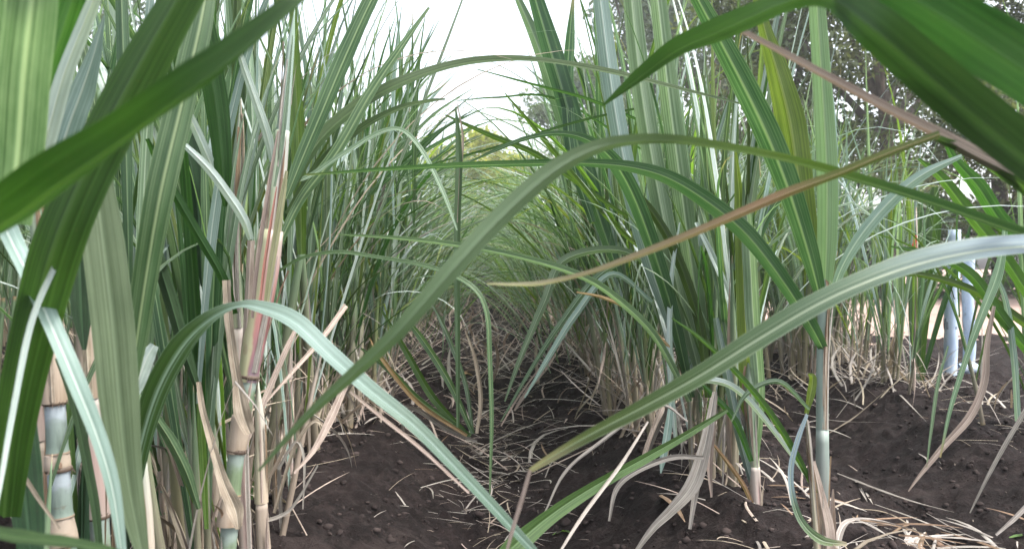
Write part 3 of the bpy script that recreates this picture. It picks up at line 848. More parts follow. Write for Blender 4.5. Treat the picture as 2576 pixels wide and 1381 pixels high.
hero(B, [(800, 1130, 6), (786, 980, 14), (780, 840, 16), (772, 700, 5)], (3.0, 2.9), 'dry_grey', roll=-15, fold=.5, name='dry_leaf')
hero(B, [(668, 790, 12), (680, 700, 18), (696, 600, 20), (712, 500, 18), (722, 430, 8)], (1.475, 1.49), 'strip_cream', roll=-25, fold=.45, name='sheath_strip', label='cream-yellow strip of sheath beside the red one')
hero(B, [(636, 800, 8), (646, 690, 12), (664, 560, 13), (686, 420, 10), (700, 330, 4)], (1.475, 1.49), 'dry_pink', roll=30, fold=.5, name='sheath_strip')
hero(B, [(652, 790, 5), (664, 680, 9), (682, 560, 8), (696, 470, 3)], (1.462, 1.478), 'strip_rose', roll=10, fold=.5, name='sheath_strip')
hero(B, [(690, 470, 6), (705, 380, 12), (716, 290, 12), (726, 190, 8), (736, 90, 3)], (1.48, 1.53), 'leaf_pale', roll=-25, fold=.5, name='sheath_strip')
hero(B, [(700, 420, 4), (704, 350, 8), (712, 250, 7), (724, 150, 3)], (1.485, 1.52), 'dry_grey', roll=25, fold=.5, name='sheath_strip')
# dead sheath and blade that peel away in front of it
hero(B, [(630, 1090, 26), (612, 1040, 46), (598, 960, 26), (584, 870, 22), (574, 780, 22), (570, 705, 20)], (1.48, 1.50), 'dry', roll=10, fold=.35, wav=.10, name='dry_leaf')
hero(B, [(600, 1330, 14), (592, 1280, 44), (562, 1210, 28), (535, 1120, 20), (510, 1030, 16), (500, 960, 12)], (1.45, 1.48), 'dry', roll=10, fold=.3, wav=.10, name='dry_leaf')
hero(B, [(606, 1010, 18), (618, 860, 20), (626, 720, 20), (631, 605, 20)], (1.52, 1.5), 'dry_pink', roll=10, fold=.4, name='dry_leaf')
hero(B, [(631, 603, 16), (612, 550, 24), (570, 485, 24), (520, 420, 22), (450, 352, 12)], (1.5, 1.42), 'leaf_white', roll=15, fold=.2, label='white-green blade bent at its collar beside the red sheath')
hero(B, [(686, 408, 16), (672, 340, 24), (645, 260, 22), (612, 165, 18), (590, 90, 10)], (1.54, 1.48), 'leaf_white', roll=15, fold=.2)
hero(B, [(556, 470, 14), (520, 390, 24), (480, 300, 22), (448, 250, 10)], (1.5, 1.4), 'leaf_white', roll=20, fold=.2)
hero(B, [(590, 790, 16), (560, 700, 24), (480, 560, 26), (410, 435, 22), (370, 350, 10)], (1.55, 1.35), 'leaf_dark', roll=15, fold=.3)
hero(B, [(500, 985, 12), (470, 900, 30), (430, 760, 36), (392, 640, 34), (360, 540, 20)], (1.5, 1.45), 'leaf_deep', roll=15, fold=.3)
hero(B, [(508, 720, 6), (503, 620, 36), (495, 500, 54), (470, 370, 60), (455, 240, 40), (450, 130, 14)], (1.8, 1.75), 'leaf_deep', roll=10, fold=.2)
hero(B, [(566, 520, 10), (560, 430, 44), (545, 280, 58), (520, 130, 62), (490, -40, 50)], (1.5, 1.4), 'leaf_dark', roll=20, fold=.25)
hero(B, [(500, 1280, 12), (470, 1190, 28), (430, 1110, 30), (395, 1055, 22), (375, 1010, 8)], (1.45, 1.4), 'leaf', roll=10, fold=.35)
hero(B, [(520, 1330, 10), (512, 1180, 20), (506, 1050, 20), (500, 930, 12)], 1.6, 'leaf_lime', roll=10, fold=.3)
hero(B, [(760, 640, 20), (756, 500, 34), (750, 330, 36), (742, 160, 30), (738, 20, 18)], (1.8, 1.8), 'leaf_lime', roll=20, fold=.2)
hero(B, [(720, 500, 18), (760, 400, 34), (815, 270, 42), (870, 140, 44), (930, 10, 38), (985, -90, 20)], (1.62, 1.7), 'leaf', roll=(20, 30), fold=.28, n=36)
hero(B, [(700, 620, 18), (760, 500, 24), (850, 380, 30), (930, 240, 28), (1010, 120, 18), (1080, 20, 6)], (1.7, 1.85), 'leaf', roll=(25, 40), fold=.3, n=36)
hero(B, [(735, 480, 14), (800, 360, 34), (900, 270, 32), (1020, 205, 26), (1150, 163, 20), (1280, 149, 15), (1400, 158, 13), (1550, 185, 13), (1700, 222, 10), (1870, 264, 4)], (1.7, 1.95, 2.0), 'leaf_dark', roll=(40, 55), fold=.3, n=44, label='long thin blade arching over the open furrow under the sky')
hero(B, [(725, 540, 16), (800, 420, 20), (900, 330, 20), (1000, 275, 14), (1080, 255, 9), (1120, 250, 4)], (1.75, 1.95), 'leaf_dark', roll=40, fold=.3)
hero(B, [(700, 460, 8), (770, 448, 11), (860, 390, 12), (960, 332, 11), (1015, 330, 10), (1065, 385, 12), (1115, 485, 11), (1150, 580, 4)], (1.7, 1.75, 1.65), 'leaf_pale', roll=(40, 20), fold=.3, n=40)
# the big arched leaf whose backlit underside is painted dark, turning pale over the top
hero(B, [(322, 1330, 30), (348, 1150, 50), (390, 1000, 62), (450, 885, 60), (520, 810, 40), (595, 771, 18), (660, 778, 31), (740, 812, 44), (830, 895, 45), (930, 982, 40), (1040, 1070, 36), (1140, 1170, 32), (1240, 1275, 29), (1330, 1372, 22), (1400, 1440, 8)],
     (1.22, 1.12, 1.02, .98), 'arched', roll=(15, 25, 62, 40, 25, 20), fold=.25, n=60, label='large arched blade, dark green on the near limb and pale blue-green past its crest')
hero(B, [(880, 985, 6), (960, 1050, 9), (1060, 1130, 9), (1180, 1240, 5)], 1.05, 'dry_pink', roll=30, name='dry_leaf')
hero(B, [(870, 965, 16), (830, 1055, 22), (790, 1130, 14), (740, 1190, 6)], (1.6, 1.5), 'dry_pink', roll=10, name='dry_leaf')
hero(B, [(870, 768, 14), (810, 850, 14), (740, 930, 10), (670, 1010, 5)], (1.9, 1.7), 'dry_pink', roll=10, name='dry_leaf')
hero(B, [(545, 1300, 10), (600, 1150, 20), (660, 1020, 16), (720, 880, 14), (760, 800, 8)], (1.62, 1.75), 'dry_pink', roll=10, name='dry_leaf')
hero(B, [(690, 690, 6), (760, 650, 9), (850, 635, 10), (950, 648, 10), (1080, 672, 12), (1180, 715, 13), (1222, 780, 13), (1231, 900, 13), (1236, 1060, 11), (1232, 1240, 4)], (1.75, 1.6, 1.55), 'leaf', roll=(45, 20), fold=.35, n=44)
for pts, zz, mt in [([(690, 1290, 8), (740, 1130, 10), (790, 1060, 8), (830, 1090, 5)], 1.7, 'dry'), ([(660, 1310, 10), (700, 1300, 10), (740, 1270, 8), (800, 1170, 4)], 1.6, 'dry_grey'),
                    ([(640, 1240, 10), (690, 1180, 9), (735, 1080, 8), (770, 990, 4)], 1.65, 'dry'), ([(700, 1180, 8), (745, 1110, 8), (765, 1160, 7), (762, 1280, 3)], 1.7, 'dry_grey')]:
    hero(B, pts, zz, mt, roll=20, name='dry_leaf', n=18)

for i in range(34):
    x0 = rs.uniform(470, 790); yb = 1420 - (x0 - 470) * .95 + rs.uniform(-60, 60); ln = rs.uniform(160, 460); zz = .80 * F / (yb - 625)
    mt = rs.choice(['dry_brown', 'dry_pink', 'dry', 'leaf', 'leaf_dark', 'dry_grey', 'leaf_pale', 'dry_brown', 'leaf_lime'])
    w0 = rs.uniform(7, 17); k = rs.uniform(-40, 50)
    hero(B, [(x0, yb, w0 * .6), (x0 + k * .3, yb - ln * .35, w0), (x0 + k * .6 + rs.uniform(-8, 8), yb - ln * .7, w0 * .8), (x0 + k, yb - ln, 4)], (zz, zz + rs.uniform(-.03, .06)), mt, roll=rs.uniform(-40, 40), fold=.35, name='leaf' if mt.startswith('leaf') else 'dry_leaf', n=18)
for i in range(16):
    x0 = rs.uniform(60, 330); yb = 1770; ln = rs.uniform(580, 980); zz = 1.36 + rs.uniform(-.04, .16)
    mt = rs.choice(['dry_brown', 'dry_pink', 'leaf_dark', 'dry_grey', 'leaf_deep', 'dry_brown'])
    w0 = rs.uniform(12, 28); k = rs.uniform(-40, 40)
    hero(A, [(x0, yb, w0 * .6), (x0 + k * .3, yb - ln * .35, w0), (x0 + k * .6, yb - ln * .7, w0 * .8), (x0 + k, yb - ln, 4)], (zz, zz), mt, roll=rs.uniform(-40, 40), fold=.35, name='leaf' if mt.startswith('leaf') else 'dry_leaf', n=18)

# --- cane just right of the lens: its blades reach in from beyond the frame
cb = at(3115, 800, 1.04)
C = empty('sugarcane_clump', (cb[0], cb[1], 0))
tag(C, 'cane clump just past the right edge whose blades reach in across the picture', 'sugarcane', 'cane clumps of the right row')
for dx, dy, k, m in ((0, 0, 1, 'stem'), (.05, .09, 2, 'stem_lime'), (.03, -.1, 3, 'stem')):
    place('stem', ME[('st', k, m)], C, (dx, dy, 0), 0, .05, 0, 1.25)
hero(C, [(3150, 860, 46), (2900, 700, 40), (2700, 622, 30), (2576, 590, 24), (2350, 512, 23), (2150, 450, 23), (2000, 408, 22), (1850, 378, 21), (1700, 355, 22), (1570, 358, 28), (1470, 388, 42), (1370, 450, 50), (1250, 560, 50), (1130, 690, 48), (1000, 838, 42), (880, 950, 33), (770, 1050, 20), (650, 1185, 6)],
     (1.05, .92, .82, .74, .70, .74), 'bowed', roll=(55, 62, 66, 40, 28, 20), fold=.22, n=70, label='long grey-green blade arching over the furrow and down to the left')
hero(C, [(3110, 840, 34), (2850, 620, 90), (2620, 430, 116), (2460, 300, 122), (2330, 190, 122), (2200, 78, 112), (2080, -8, 66), (1980, 6, 58), (1900, 40, 60), (1800, 85, 62), (1700, 130, 52), (1610, 195, 34), (1515, 268, 4)],
     (1.0, .62, .52, .60, .85, .95), 'leaf_shade', roll=(35, 30, 25, 20, 45, 45), fold=.25, n=70, label='broad dark blade from the upper right corner, folded over at the top edge')
hero(C, [(3110, 700, 34), (2850, 400, 100), (2640, 230, 150), (2480, 118, 155), (2330, 20, 140), (2170, -70, 90)], (1.0, .6, .54), 'leaf_shade', roll=(30, 20), fold=.2, n=40)
hero(C, [(3100, 760, 46), (2850, 590, 52), (2680, 505, 56), (2576, 452, 46), (2450, 390, 38), (2350, 335, 32), (2230, 275, 27), (2080, 195, 22), (1950, 125, 18), (1860, 78, 14), (1815, 52, 6)], (1.02, .82, .78, .78), 'dry_pink', roll=(15, 35), fold=.5, n=50, name='dry_leaf', label='pinkish dead blade slanting down from the upper edge to the right')
hero(C, [(2680, 560, 40), (2576, 470, 46), (2470, 400, 34), (2360, 350, 18)], (.86, .8), 'leaf_dark', roll=30, fold=.3)
hero(C, [(2365, 338, 20), (2300, 362, 21), (2220, 392, 23), (2110, 438, 23), (1980, 487, 25), (1850, 543, 25), (1720, 598, 22), (1600, 645, 18), (1480, 687, 13), (1370, 712, 13), (1300, 716, 10), (1225, 714, 5)], (.79, .80, .85), 'half', roll=(20, 40), fold=.35, n=50, label='withering blade, green at its base and orange-brown to white at the tip')
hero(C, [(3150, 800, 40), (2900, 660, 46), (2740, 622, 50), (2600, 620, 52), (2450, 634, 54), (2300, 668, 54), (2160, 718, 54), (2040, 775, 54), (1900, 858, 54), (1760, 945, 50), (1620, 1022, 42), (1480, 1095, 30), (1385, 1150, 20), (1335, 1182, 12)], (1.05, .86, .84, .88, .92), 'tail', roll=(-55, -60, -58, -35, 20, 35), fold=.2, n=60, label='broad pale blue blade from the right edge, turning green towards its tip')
hero(C, [(1335, 1180, 10), (1312, 1260, 12), (1285, 1350, 10), (1262, 1440, 5)], (.92, .93), 'dry_pink', roll=20, name='dry_leaf', n=14)

# --- the lone shoot right of the furrow
D = empty('sugarcane_shoot', (.845, 1.93, -.02))
tag(D, 'lone pale blue-green cane shoot with a pink split sheath at its foot', 'sugarcane')
culm(D, [(2072, 1460, 34), (2070, 1300, 33), (2069, 1100, 29), (2070, 900, 28), (2074, 760, 28), (2076, 690, 30)], (1.93, 1.93),
     [(0, .42, 'sheath', 'sheath_blue', 1.0, 1.0), (.42, 1, 'sheath', 'sheath_waxy', 1.0, 1.0)])
hero(D, [(2082, 1460, 46), (2078, 1340, 44), (2062, 1250, 30), (2045, 1160, 12)], (1.90, 1.90), 'dry_pink', roll=10, fold=.5, name='sheath')
hero(D, [(2092, 1460, 26), (2094, 1330, 22), (2096, 1230, 4)], (1.91, 1.91), 'dry_pink', roll=10, fold=.4, name='sheath')
hero(D, [(2074, 740, 30), (2080, 600, 48), (2080, 430, 52), (2070, 240, 46), (2058, 60, 42), (2050, -60, 34)], (1.93, 1.85), 'leaf_mint', roll=(15, 0), fold=.15, n=36)
hero(D, [(2066, 760, 26), (2035, 640, 48), (1985, 480, 62), (1930, 340, 66), (1870, 215, 62), (1810, 100, 52), (1740, -30, 36)], (1.92, 1.75), 'leaf', roll=(20, 10), fold=.25, n=40)
hero(D, [(2060, 720, 24), (2030, 580, 52), (2005, 430, 72), (1985, 300, 76), (1955, 180, 56), (1925, 80, 34), (1900, -20, 18)], (1.95, 1.95), 'leaf_lime', roll=10, fold=.25, n=36)
hero(D, [(2090, 770, 12), (2110, 690, 22), (2160, 600, 30), (2240, 505, 34), (2320, 440, 28), (2420, 392, 10)], (1.9, 1.7), 'leaf_blue', roll=(30, 10), fold=.25, n=34)
hero(D, [(2074, 884, 22), (2040, 820, 36), (1975, 715, 42), (1880, 592, 46), (1780, 508, 46), (1680, 448, 38), (1580, 420, 28), (1460, 411, 20), (1320, 413, 17), (1150, 418, 15), (980, 427, 11), (770, 441, 4)], (1.92, 1.75, 1.6, 1.6), 'leaf', roll=(15, 15, 40, 62), fold=.25, n=60, label='long green blade curving up from the lone shoot and lying level across the furrow')
hero(D, [(2052, 1240, 10), (2000, 1140, 18), (1930, 1030, 18), (1850, 935, 16), (1760, 850, 10), (1690, 800, 4)], (1.9, 1.7), 'leaf_dark', roll=20, fold=.4, n=30)
culm(D, [(2062, 1460, 16), (2046, 1250, 14), (2036, 1130, 12), (2028, 1035, 11)], (1.88, 1.88), [(0, 1, 'sheath', 'sheath_cream', 1.1, .9)])
hero(D, [(2028, 1040, 10), (2040, 985, 22), (2044, 950, 18), (2034, 940, 4)], 1.87, 'leaf_lime', roll=20, fold=.3, n=16)
hero(D, [(2030, 1042, 8), (2008, 1100, 13), (1990, 1170, 14), (1992, 1240, 15), (2015, 1310, 18), (2065, 1358, 24), (2130, 1368, 10)], (1.86, 1.8), 'tail', roll=20, fold=.3, n=30)
hero(D, [(2036, 1030, 8), (1960, 960, 14), (1880, 990, 12), (1840, 1060, 4)], 1.85, 'leaf_pale', roll=20, n=20)

# --- the clump with straw at its foot, right of the furrow
E = clump(.80, 2.62, 'fan of tall grass-green cane with white straw hanging at its foot, right of the furrow', 'cane clumps of the right row', n_st=14, leaves=(5, 7), dry=(2, 4), hmul=.95, seed=63, spread=(.05, .12), arch=.2)
clump(.78, 3.08, 'green cane clump right behind the straw-footed clump', 'cane clumps of the right row', n_st=9, leaves=(5, 7), dry=(3, 5), hmul=1.0, seed=64, arch=.3, clear=-1)
culm(E, [(1906, 1330, 24), (1898, 1180, 26), (1890, 1040, 30), (1884, 900, 34)], (2.28, 2.30), [(0, .35, 'sheath', 'sheath_rose', 1, 1), (.35, 1, 'sheath', 'sheath_green', 1, .8)])
for pts, zz, mt, rl in [
    ([(1892, 1200, 20), (1880, 950, 40), (1870, 700, 38), (1860, 500, 24), (1850, 380, 6)], 2.3, 'leaf_lime', 10),
    ([(1898, 1180, 16), (1910, 1000, 30), (1895, 800, 38), (1885, 620, 36), (1872, 450, 8)], 2.28, 'leaf_pale', 15),
    ([(1895, 1230, 14), (1860, 1100, 22), (1830, 950, 24), (1800, 800, 14)], 2.28, 'leaf_blue', 20),
    ([(1890, 1160, 12), (1850, 1060, 18), (1800, 1000, 14), (1760, 960, 5)], 2.25, 'leaf_dark', 20),
    ([(1770, 980, 20), (1700, 700, 44), (1650, 450, 54), (1610, 200, 52), (1585, -40, 44)], (2.6, 2.6), 'leaf_pale', 10),
    ([(1745, 960, 18), (1640, 680, 40), (1575, 430, 48), (1535, 200, 46), (1505, -40, 38)], (2.65, 2.75), 'leaf_blue', 15),
    ([(1790, 980, 20), (1745, 700, 42), (1710, 450, 52), (1680, 220, 50), (1650, -40, 40)], (2.6, 2.5), 'leaf_pale', 15),
    ([(1800, 960, 20), (1795, 720, 40), (1785, 520, 46), (1775, 340, 34), (1768, 190, 8)], (2.55, 2.5), 'leaf', 20),
    ([(1740, 1000, 16), (1690, 780, 34), (1620, 560, 44), (1560, 430, 42), (1495, 362, 26), (1420, 337, 14), (1340, 345, 12), (1260, 373, 10), (1180, 410, 4)], (2.6, 2.2, 2.0), 'leaf', (10, 20, 55)),
    ([(1780, 1000, 16), (1760, 820, 26), (1700, 640, 26), (1630, 520, 20), (1560, 450, 6)], 2.5, 'leaf_dark', 20),
    ([(1810, 1000, 16), (1850, 780, 26), (1905, 600, 26), (1975, 480, 20), (2060, 410, 6)], 2.6, 'leaf', 20),
    ([(1735, 1010, 14), (1650, 850, 20), (1550, 750, 20), (1450, 690, 18), (1300, 645, 16), (1150, 617, 14), (1000, 600, 10), (850, 590, 3)], (2.5, 2.1, 1.9), 'leaf_pale', (20, 40, 55)),
    ([(1700, 1100, 10), (1685, 900, 16), (1690, 700, 12), (1710, 560, 4)], 2.5, 'leaf_white', 20),
    ([(1750, 560, 8), (1790, 640, 16), (1830, 740, 16), (1850, 860, 12), (1852, 960, 4)], 2.4, 'leaf_white', 20),
    ([(1690, 1000, 10), (1680, 1080, 20), (1668, 1150, 18), (1662, 1190, 3)], 2.3, 'leaf_blue', 15),
]:
    hero(E, pts, zz, mt, roll=rl, fold=.25, n=34)
for pts, zz, mt in [
    ([(1798, 985, 12), (1785, 1060, 24), (1768, 1140, 34), (1740, 1220, 40), (1690, 1280, 26), (1640, 1330, 18), (1590, 1400, 8)], 2.2, 'dry_grey'),
    ([(1790, 1000, 8), (1772, 1110, 16), (1752, 1220, 18), (1735, 1330, 8)], 2.21, 'dry_grey'),
    ([(1800, 995, 10), (1790, 1090, 18), (1785, 1180, 14), (1790, 1250, 5)], 2.23, 'dry_pink'),
    ([(1770, 1150, 10), (1690, 1150, 14), (1600, 1185, 14), (1550, 1230, 13), (1532, 1310, 6)], 2.1, 'dry_grey'),
    ([(1840, 990, 10), (1870, 1060, 14), (1880, 1100, 5)], 2.3, 'dry_grey'),
    ([(1900, 1290, 10), (1870, 1220, 12), (1820, 1150, 10), (1780, 1100, 4)], 2.26, 'dry_orange'),
    ([(1690, 880, 8), (1600, 790, 10), (1520, 750, 9), (1450, 735, 4)], 2.5, 'dry_orange'),
    ([(1730, 1060, 6), (1650, 1020, 9), (1500, 1120, 9), (1420, 1190, 8), (1370, 1290, 4)], 2.2, 'dry_grey'),
]:
    hero(E, pts, zz, mt, roll=15, fold=.3, name='dry_leaf', n=26)
hero(E, [(2040, 1215, 4), (1945, 1082, 14), (1860, 985, 18), (1785, 957, 18), (1700, 968, 18), (1630, 1010, 14), (1575, 1045, 4)], (2.2, 2.1), 'leaf_white', roll=(20, 45), fold=.3, n=34)
hero(E, [(1830, 1030, 10), (1740, 1085, 18), (1640, 1142, 24), (1500, 1220, 30), (1390, 1292, 38), (1290, 1375, 56), (1240, 1430, 40)], (2.0, 1.5, 1.25), 'leaf_dark', roll=(30, 20), fold=.3, n=34, label='dark blade lying low across the furrow at the bottom')
hero(E, [(1630, 1060, 5), (1560, 1170, 9), (1470, 1290, 10), (1400, 1400, 6)], (1.6, 1.4), 'dry_grey', roll=20, name='dry_leaf')

# --- two bright fans that stand against the sky further down the right row, and the vertical blade in the furrow
G = clump(.74, 3.75, 'bright green cane clump with two broad blades standing against the sky', 'cane clumps of the right row', n_st=7, leaves=(4, 6), dry=(2, 3), hmul=1.0, seed=71, clear=-1)
for pts, zz, mt in [
    ([(1560, 700, 20), (1485, 480, 50), (1435, 300, 58), (1385, 130, 54), (1335, -40, 36)], 3.1, 'leaf'),
    ([(1540, 640, 18), (1460, 430, 40), (1405, 270, 40), (1350, 110, 32), (1290, -30, 14)], 3.2, 'leaf_pale'),
    ([(1490, 560, 18), (1440, 400, 32), (1425, 250, 34), (1432, 110, 26), (1442, -10, 6)], 3.1, 'leaf'),
    ([(1640, 650, 14), (1540, 560, 20), (1440, 440, 22), (1350, 330, 18), (1270, 235, 4)], (3.0, 2.6), 'leaf_dark'),
    ([(1600, 560, 12), (1480, 480, 18), (1350, 390, 24), (1230, 340, 20), (1120, 290, 6)], (3.0, 2.8), 'leaf_dark'),
    ([(1600, 300, 10), (1480, 250, 12), (1330, 210, 9), (1200, 175, 3)], 2.9, 'leaf_dark'),
    ([(1620, 380, 8), (1400, 250, 9), (1250, 246, 7), (1150, 254, 3)], 3.2, 'leaf_dark'),
    ([(1640, 265, 8), (1440, 310, 9), (1250, 370, 9), (1100, 410, 6), (1000, 450, 2)], 2.8, 'leaf_dark'),
    ([(1680, 700, 12), (1560, 630, 18), (1420, 655, 22), (1370, 760, 20), (1310, 900, 14), (1270, 1010, 4)], 2.7, 'leaf_pale'),
    ([(1640, 760, 10), (1540, 690, 15), (1450, 790, 18), (1380, 900, 14), (1320, 1000, 4)], 2.7, 'leaf_blue'),
    ([(1600, 640, 10), (1500, 700, 18), (1400, 830, 15), (1330, 940, 10), (1260, 1060, 3)], 2.8, 'leaf_pale'),
]:
    hero(G, [(a, b, c * (.68 if mt == 'leaf_dark' else 1)) for a, b, c in pts], zz, mt, roll=25, fold=.25, n=30)
H = empty('sugarcane_shoot', tuple(at(1152, 1065, 2.6)))
tag(H, 'single upright grey-green blade standing in the middle of the furrow', 'sugarcane')
hero(H, [(1152, 1075, 8), (1152, 900, 13), (1150, 700, 16), (1151, 560, 17), (1155, 420, 19), (1152, 330, 13), (1146, 270, 3)], 2.6, 'leaf_matte', roll=10, fold=.3, n=30)
hero(H, [(1152, 560, 5), (1160, 420, 8), (1164, 340, 6), (1150, 260, 2)], 2.6, 'dry', roll=10, name='dry_leaf', n=16)

rt = random.Random(9)
for i in range(30):
    x0 = rt.uniform(900, 1060); y0 = 520 + rt.uniform(-40, 60); zz = rt.uniform(3.2, 5.0)
    t = rt.random(); x1 = 960 + 290 * t + rt.uniform(-20, 20); y1 = 20 + 300 * t * t + rt.uniform(-30, 90); b = rt.uniform(0, 40)
    hero(LEFT[int((zz - 2.2) / .45)], [(x0, y0, 4), (x0 + (x1 - x0) * .3 - b * .5, y0 + (y1 - y0) * .38, rt.uniform(9, 15)), (x0 + (x1 - x0) * .65 - b * .4, y0 + (y1 - y0) * .75, rt.uniform(6, 11)), (x1, y1, 1.5)], (zz, zz - rt.uniform(-.2, .5)),
         rt.choice(['leaf', 'leaf', 'leaf_dark', 'leaf_pale', 'leaf_blue']), roll=rt.uniform(-50, 50), fold=.3, n=22)
for i in range(14):
    x0 = rt.uniform(1440, 1560); y0 = 520 + rt.uniform(-40, 60); zz = rt.uniform(4.0, 5.5)
    x1 = rt.uniform(1300, 1480); y1 = rt.uniform(60, 330); b = rt.uniform(0, 30)
    hero(RIGHT[int((zz - 3.6) / .5)], [(x0, y0, 4), (x0 + (x1 - x0) * .3 + b * .5, y0 + (y1 - y0) * .38, rt.uniform(8, 14)), (x0 + (x1 - x0) * .65 + b * .4, y0 + (y1 - y0) * .75, rt.uniform(6, 10)), (x1, y1, 1.5)], (zz, zz - rt.uniform(-.2, .4)),
         rt.choice(['leaf', 'leaf', 'leaf_dark', 'leaf_pale', 'leaf_blue']), roll=rt.uniform(-50, 50), fold=.3, n=22)

# --- a green tuft lying over the left flank of the furrow
T0 = empty('sugarcane_shoot', tuple(at(1185, 1095, 3.4)))
tag(T0, 'low tuft of green and orange blades fallen over in the left flank of the furrow', 'sugarcane')
for pts, mt in [([(1190, 1090, 10), (1130, 960, 18), (1060, 850, 18), (1010, 790, 6)], 'leaf'), ([(1180, 1095, 10), (1090, 1000, 20), (1020, 880, 16), (960, 780, 5)], 'leaf_dark'), ([(1185, 1095, 10), (1060, 1010, 18), (980, 930, 16), (900, 870, 4)], 'leaf'),
                ([(1175, 1095, 8), (1050, 1010, 12), (960, 900, 10), (930, 850, 3)], 'dry_orange'), ([(1190, 1090, 8), (1170, 960, 12), (1120, 830, 12), (1085, 760, 3)], 'leaf_pale'),
                ([(1200, 1110, 8), (1120, 1075, 14), (1050, 1030, 12), (990, 1018, 3)], 'dry_grey'), ([(1200, 1090, 8), (1210, 1000, 12), (1195, 900, 10), (1170, 830, 3)], 'dry')]:
    hero(T0, pts, (3.35, 3.5), mt, roll=20, name='leaf' if mt.startswith('leaf') else 'dry_leaf', n=20)

# --- the dark clump at the right edge
K = clump(2.36, 3.25, 'dark green drooping cane clump at the right edge by the bare soil mound', 'cane clumps of the row by the track', n_st=7, leaves=(5, 7), dry=(2, 3), hmul=.85, seed=91, mats=['leaf', 'leaf_dark', 'leaf_dark', 'leaf_pale'], arch=.6)
for pts, zz, mt in [
    ([(2600, 760, 30), (2520, 640, 34), (2440, 540, 34), (2370, 450, 26), (2310, 400, 6)], 2.6, 'leaf_dark'),
    ([(2600, 620, 30), (2520, 560, 40), (2460, 470, 40), (2400, 400, 20), (2370, 340, 5)], 2.5, 'leaf_dark'),
    ([(2600, 900, 26), (2520, 800, 30), (2440, 690, 28), (2340, 640, 18), (2240, 620, 4)], 2.6, 'leaf_dark'),
    ([(2600, 830, 22), (2500, 760, 24), (2420, 720, 20), (2300, 690, 14), (2180, 700, 4)], 2.7, 'leaf_dark'),
    ([(2530, 560, 10), (2520, 640, 18), (2505, 700, 26), (2470, 790, 20), (2430, 900, 14), (2390, 1030, 10), (2365, 1150, 4)], 2.3, 'leaf_pale'),
    ([(2560, 1060, 14), (2550, 900, 16), (2530, 760, 14), (2500, 680, 5)], 2.6, 'leaf_blue'),
    ([(2440, 1290, 3), (2490, 1190, 9), (2540, 1100, 11), (2600, 1000, 11)], 2.3, 'dry_grey'),
    ([(2500, 770, 8), (2482, 870, 14), (2475, 960, 18), (2440, 1045, 20), (2370, 1125, 16), (2310, 1200, 8), (2285, 1235, 3)], 2.5, 'dry_pink'),
    ([(2385, 870, 4), (2360, 960, 9), (2345, 1060, 8), (2330, 1180, 3)], 2.5, 'leaf_pale'),
    ([(2620, 1230, 10), (2560, 1295, 12), (2505, 1345, 6)], 2.2, 'dry_grey'),
]:
    hero(K, pts, zz, mt, roll=20, name='dry_leaf' if mt.startswith('dry') else 'leaf', n=24)
L = empty('sugarcane_shoot', (2.62, 5.35, -.05))
tag(L, 'two broad dark upright blades left of the pale posts', 'sugarcane')
for pts, mt in [([(2315, 960, 14), (2320, 830, 30), (2335, 690, 44), (2348, 560, 42), (2352, 470, 14)], 'leaf_dark'), ([(2310, 970, 10), (2300, 800, 26), (2305, 620, 28), (2320, 480, 8)], 'leaf'), ([(2318, 960, 10), (2370, 780, 14), (2420, 640, 12), (2450, 540, 3)], 'leaf_dark')]:
    hero(L, pts, 5.0, mt, roll=15, n=24)

# ------------------------------------------------------------------ dead blades lying on the soil
def ground_blade(pts, mat, label, wid, lift=.004, group='dead blades on the soil'):
    """pts: (x, y) seen in the frame; each is dropped on to the soil"""
    P = []
    for a in pts:
        o, d = CAMP, at(a[0], a[1], 1.0) - CAMP
        t = 1.0
        for _ in range(60):
            p = o + d * t
            h = p[2] - float(ground_z(p[0], p[1])) - lift - (a[2] if len(a) > 2 else 0)
            if abs(h) < .0008: break
            t += h / max(.15, -d[2]) * .6
        P.append(o + d * t)
    P = np.array(P)
    base = P[0].copy()
    Q = smooth_path(P, 22)
    s = np.linspace(0, 1, 22)
    w = wid * np.minimum(1, .4 + 3 * s) * np.clip((1 - s) / .5, .08, 1) ** .8
    T = norm(np.gradient(Q, axis=0)); side = norm(np.cross(T, [0.1, 0, 1.0]))
    o = obj('dry_leaf', mesh('dead_blade', *[(v - base if i == 0 else v) for i, v in enumerate(ribbon(Q, w, side, .35, COLS7, .03))], [M[mat]]))
    o.location = base
    return tag(o, label, 'dry leaf', group)

ground_blade([(2105, 1190), (2190, 1225, .02), (2290, 1260, .03), (2400, 1288, .01)], 'dry_grey', 'widest dead blade on the soil right of the lone shoot', .020)
ground_blade([(2110, 1400), (2112, 1345, .03), (2140, 1310, .06), (2220, 1312, .06), (2330, 1345, .04), (2450, 1400, .01)], 'dry_grey', 'arched dead blade standing off the soil at the lower right', .018)
ground_blade([(2200, 1268), (2290, 1300, .02), (2380, 1335, .01), (2490, 1372)], 'dry_grey', 'pale dead blade above the arched one at the lower right', .012)
ground_blade([(2330, 1290), (2400, 1330, .01), (2470, 1360, .01), (2520, 1366)], 'dry_grey', 'thin dead blade running to the lower right corner', .008)
ground_blade([(2150, 1205), (2170, 1240), (2182, 1262)], 'dry_grey', 'short dead strip beside the widest dead blade', .012)
ground_blade([(2178, 1238), (2196, 1268)], 'dry_grey', 'shorter of the two dead strips beside the widest dead blade', .010)
ground_blade([(2150, 1278), (2230, 1290), (2300, 1330), (2360, 1400)], 'dry', 'tan dead blade under the arched one at the lower right', .009)
ground_blade([(2280, 1300), (2290, 1350), (2285, 1400)], 'dry_grey', 'dead strip crossing under the arched blade', .010)
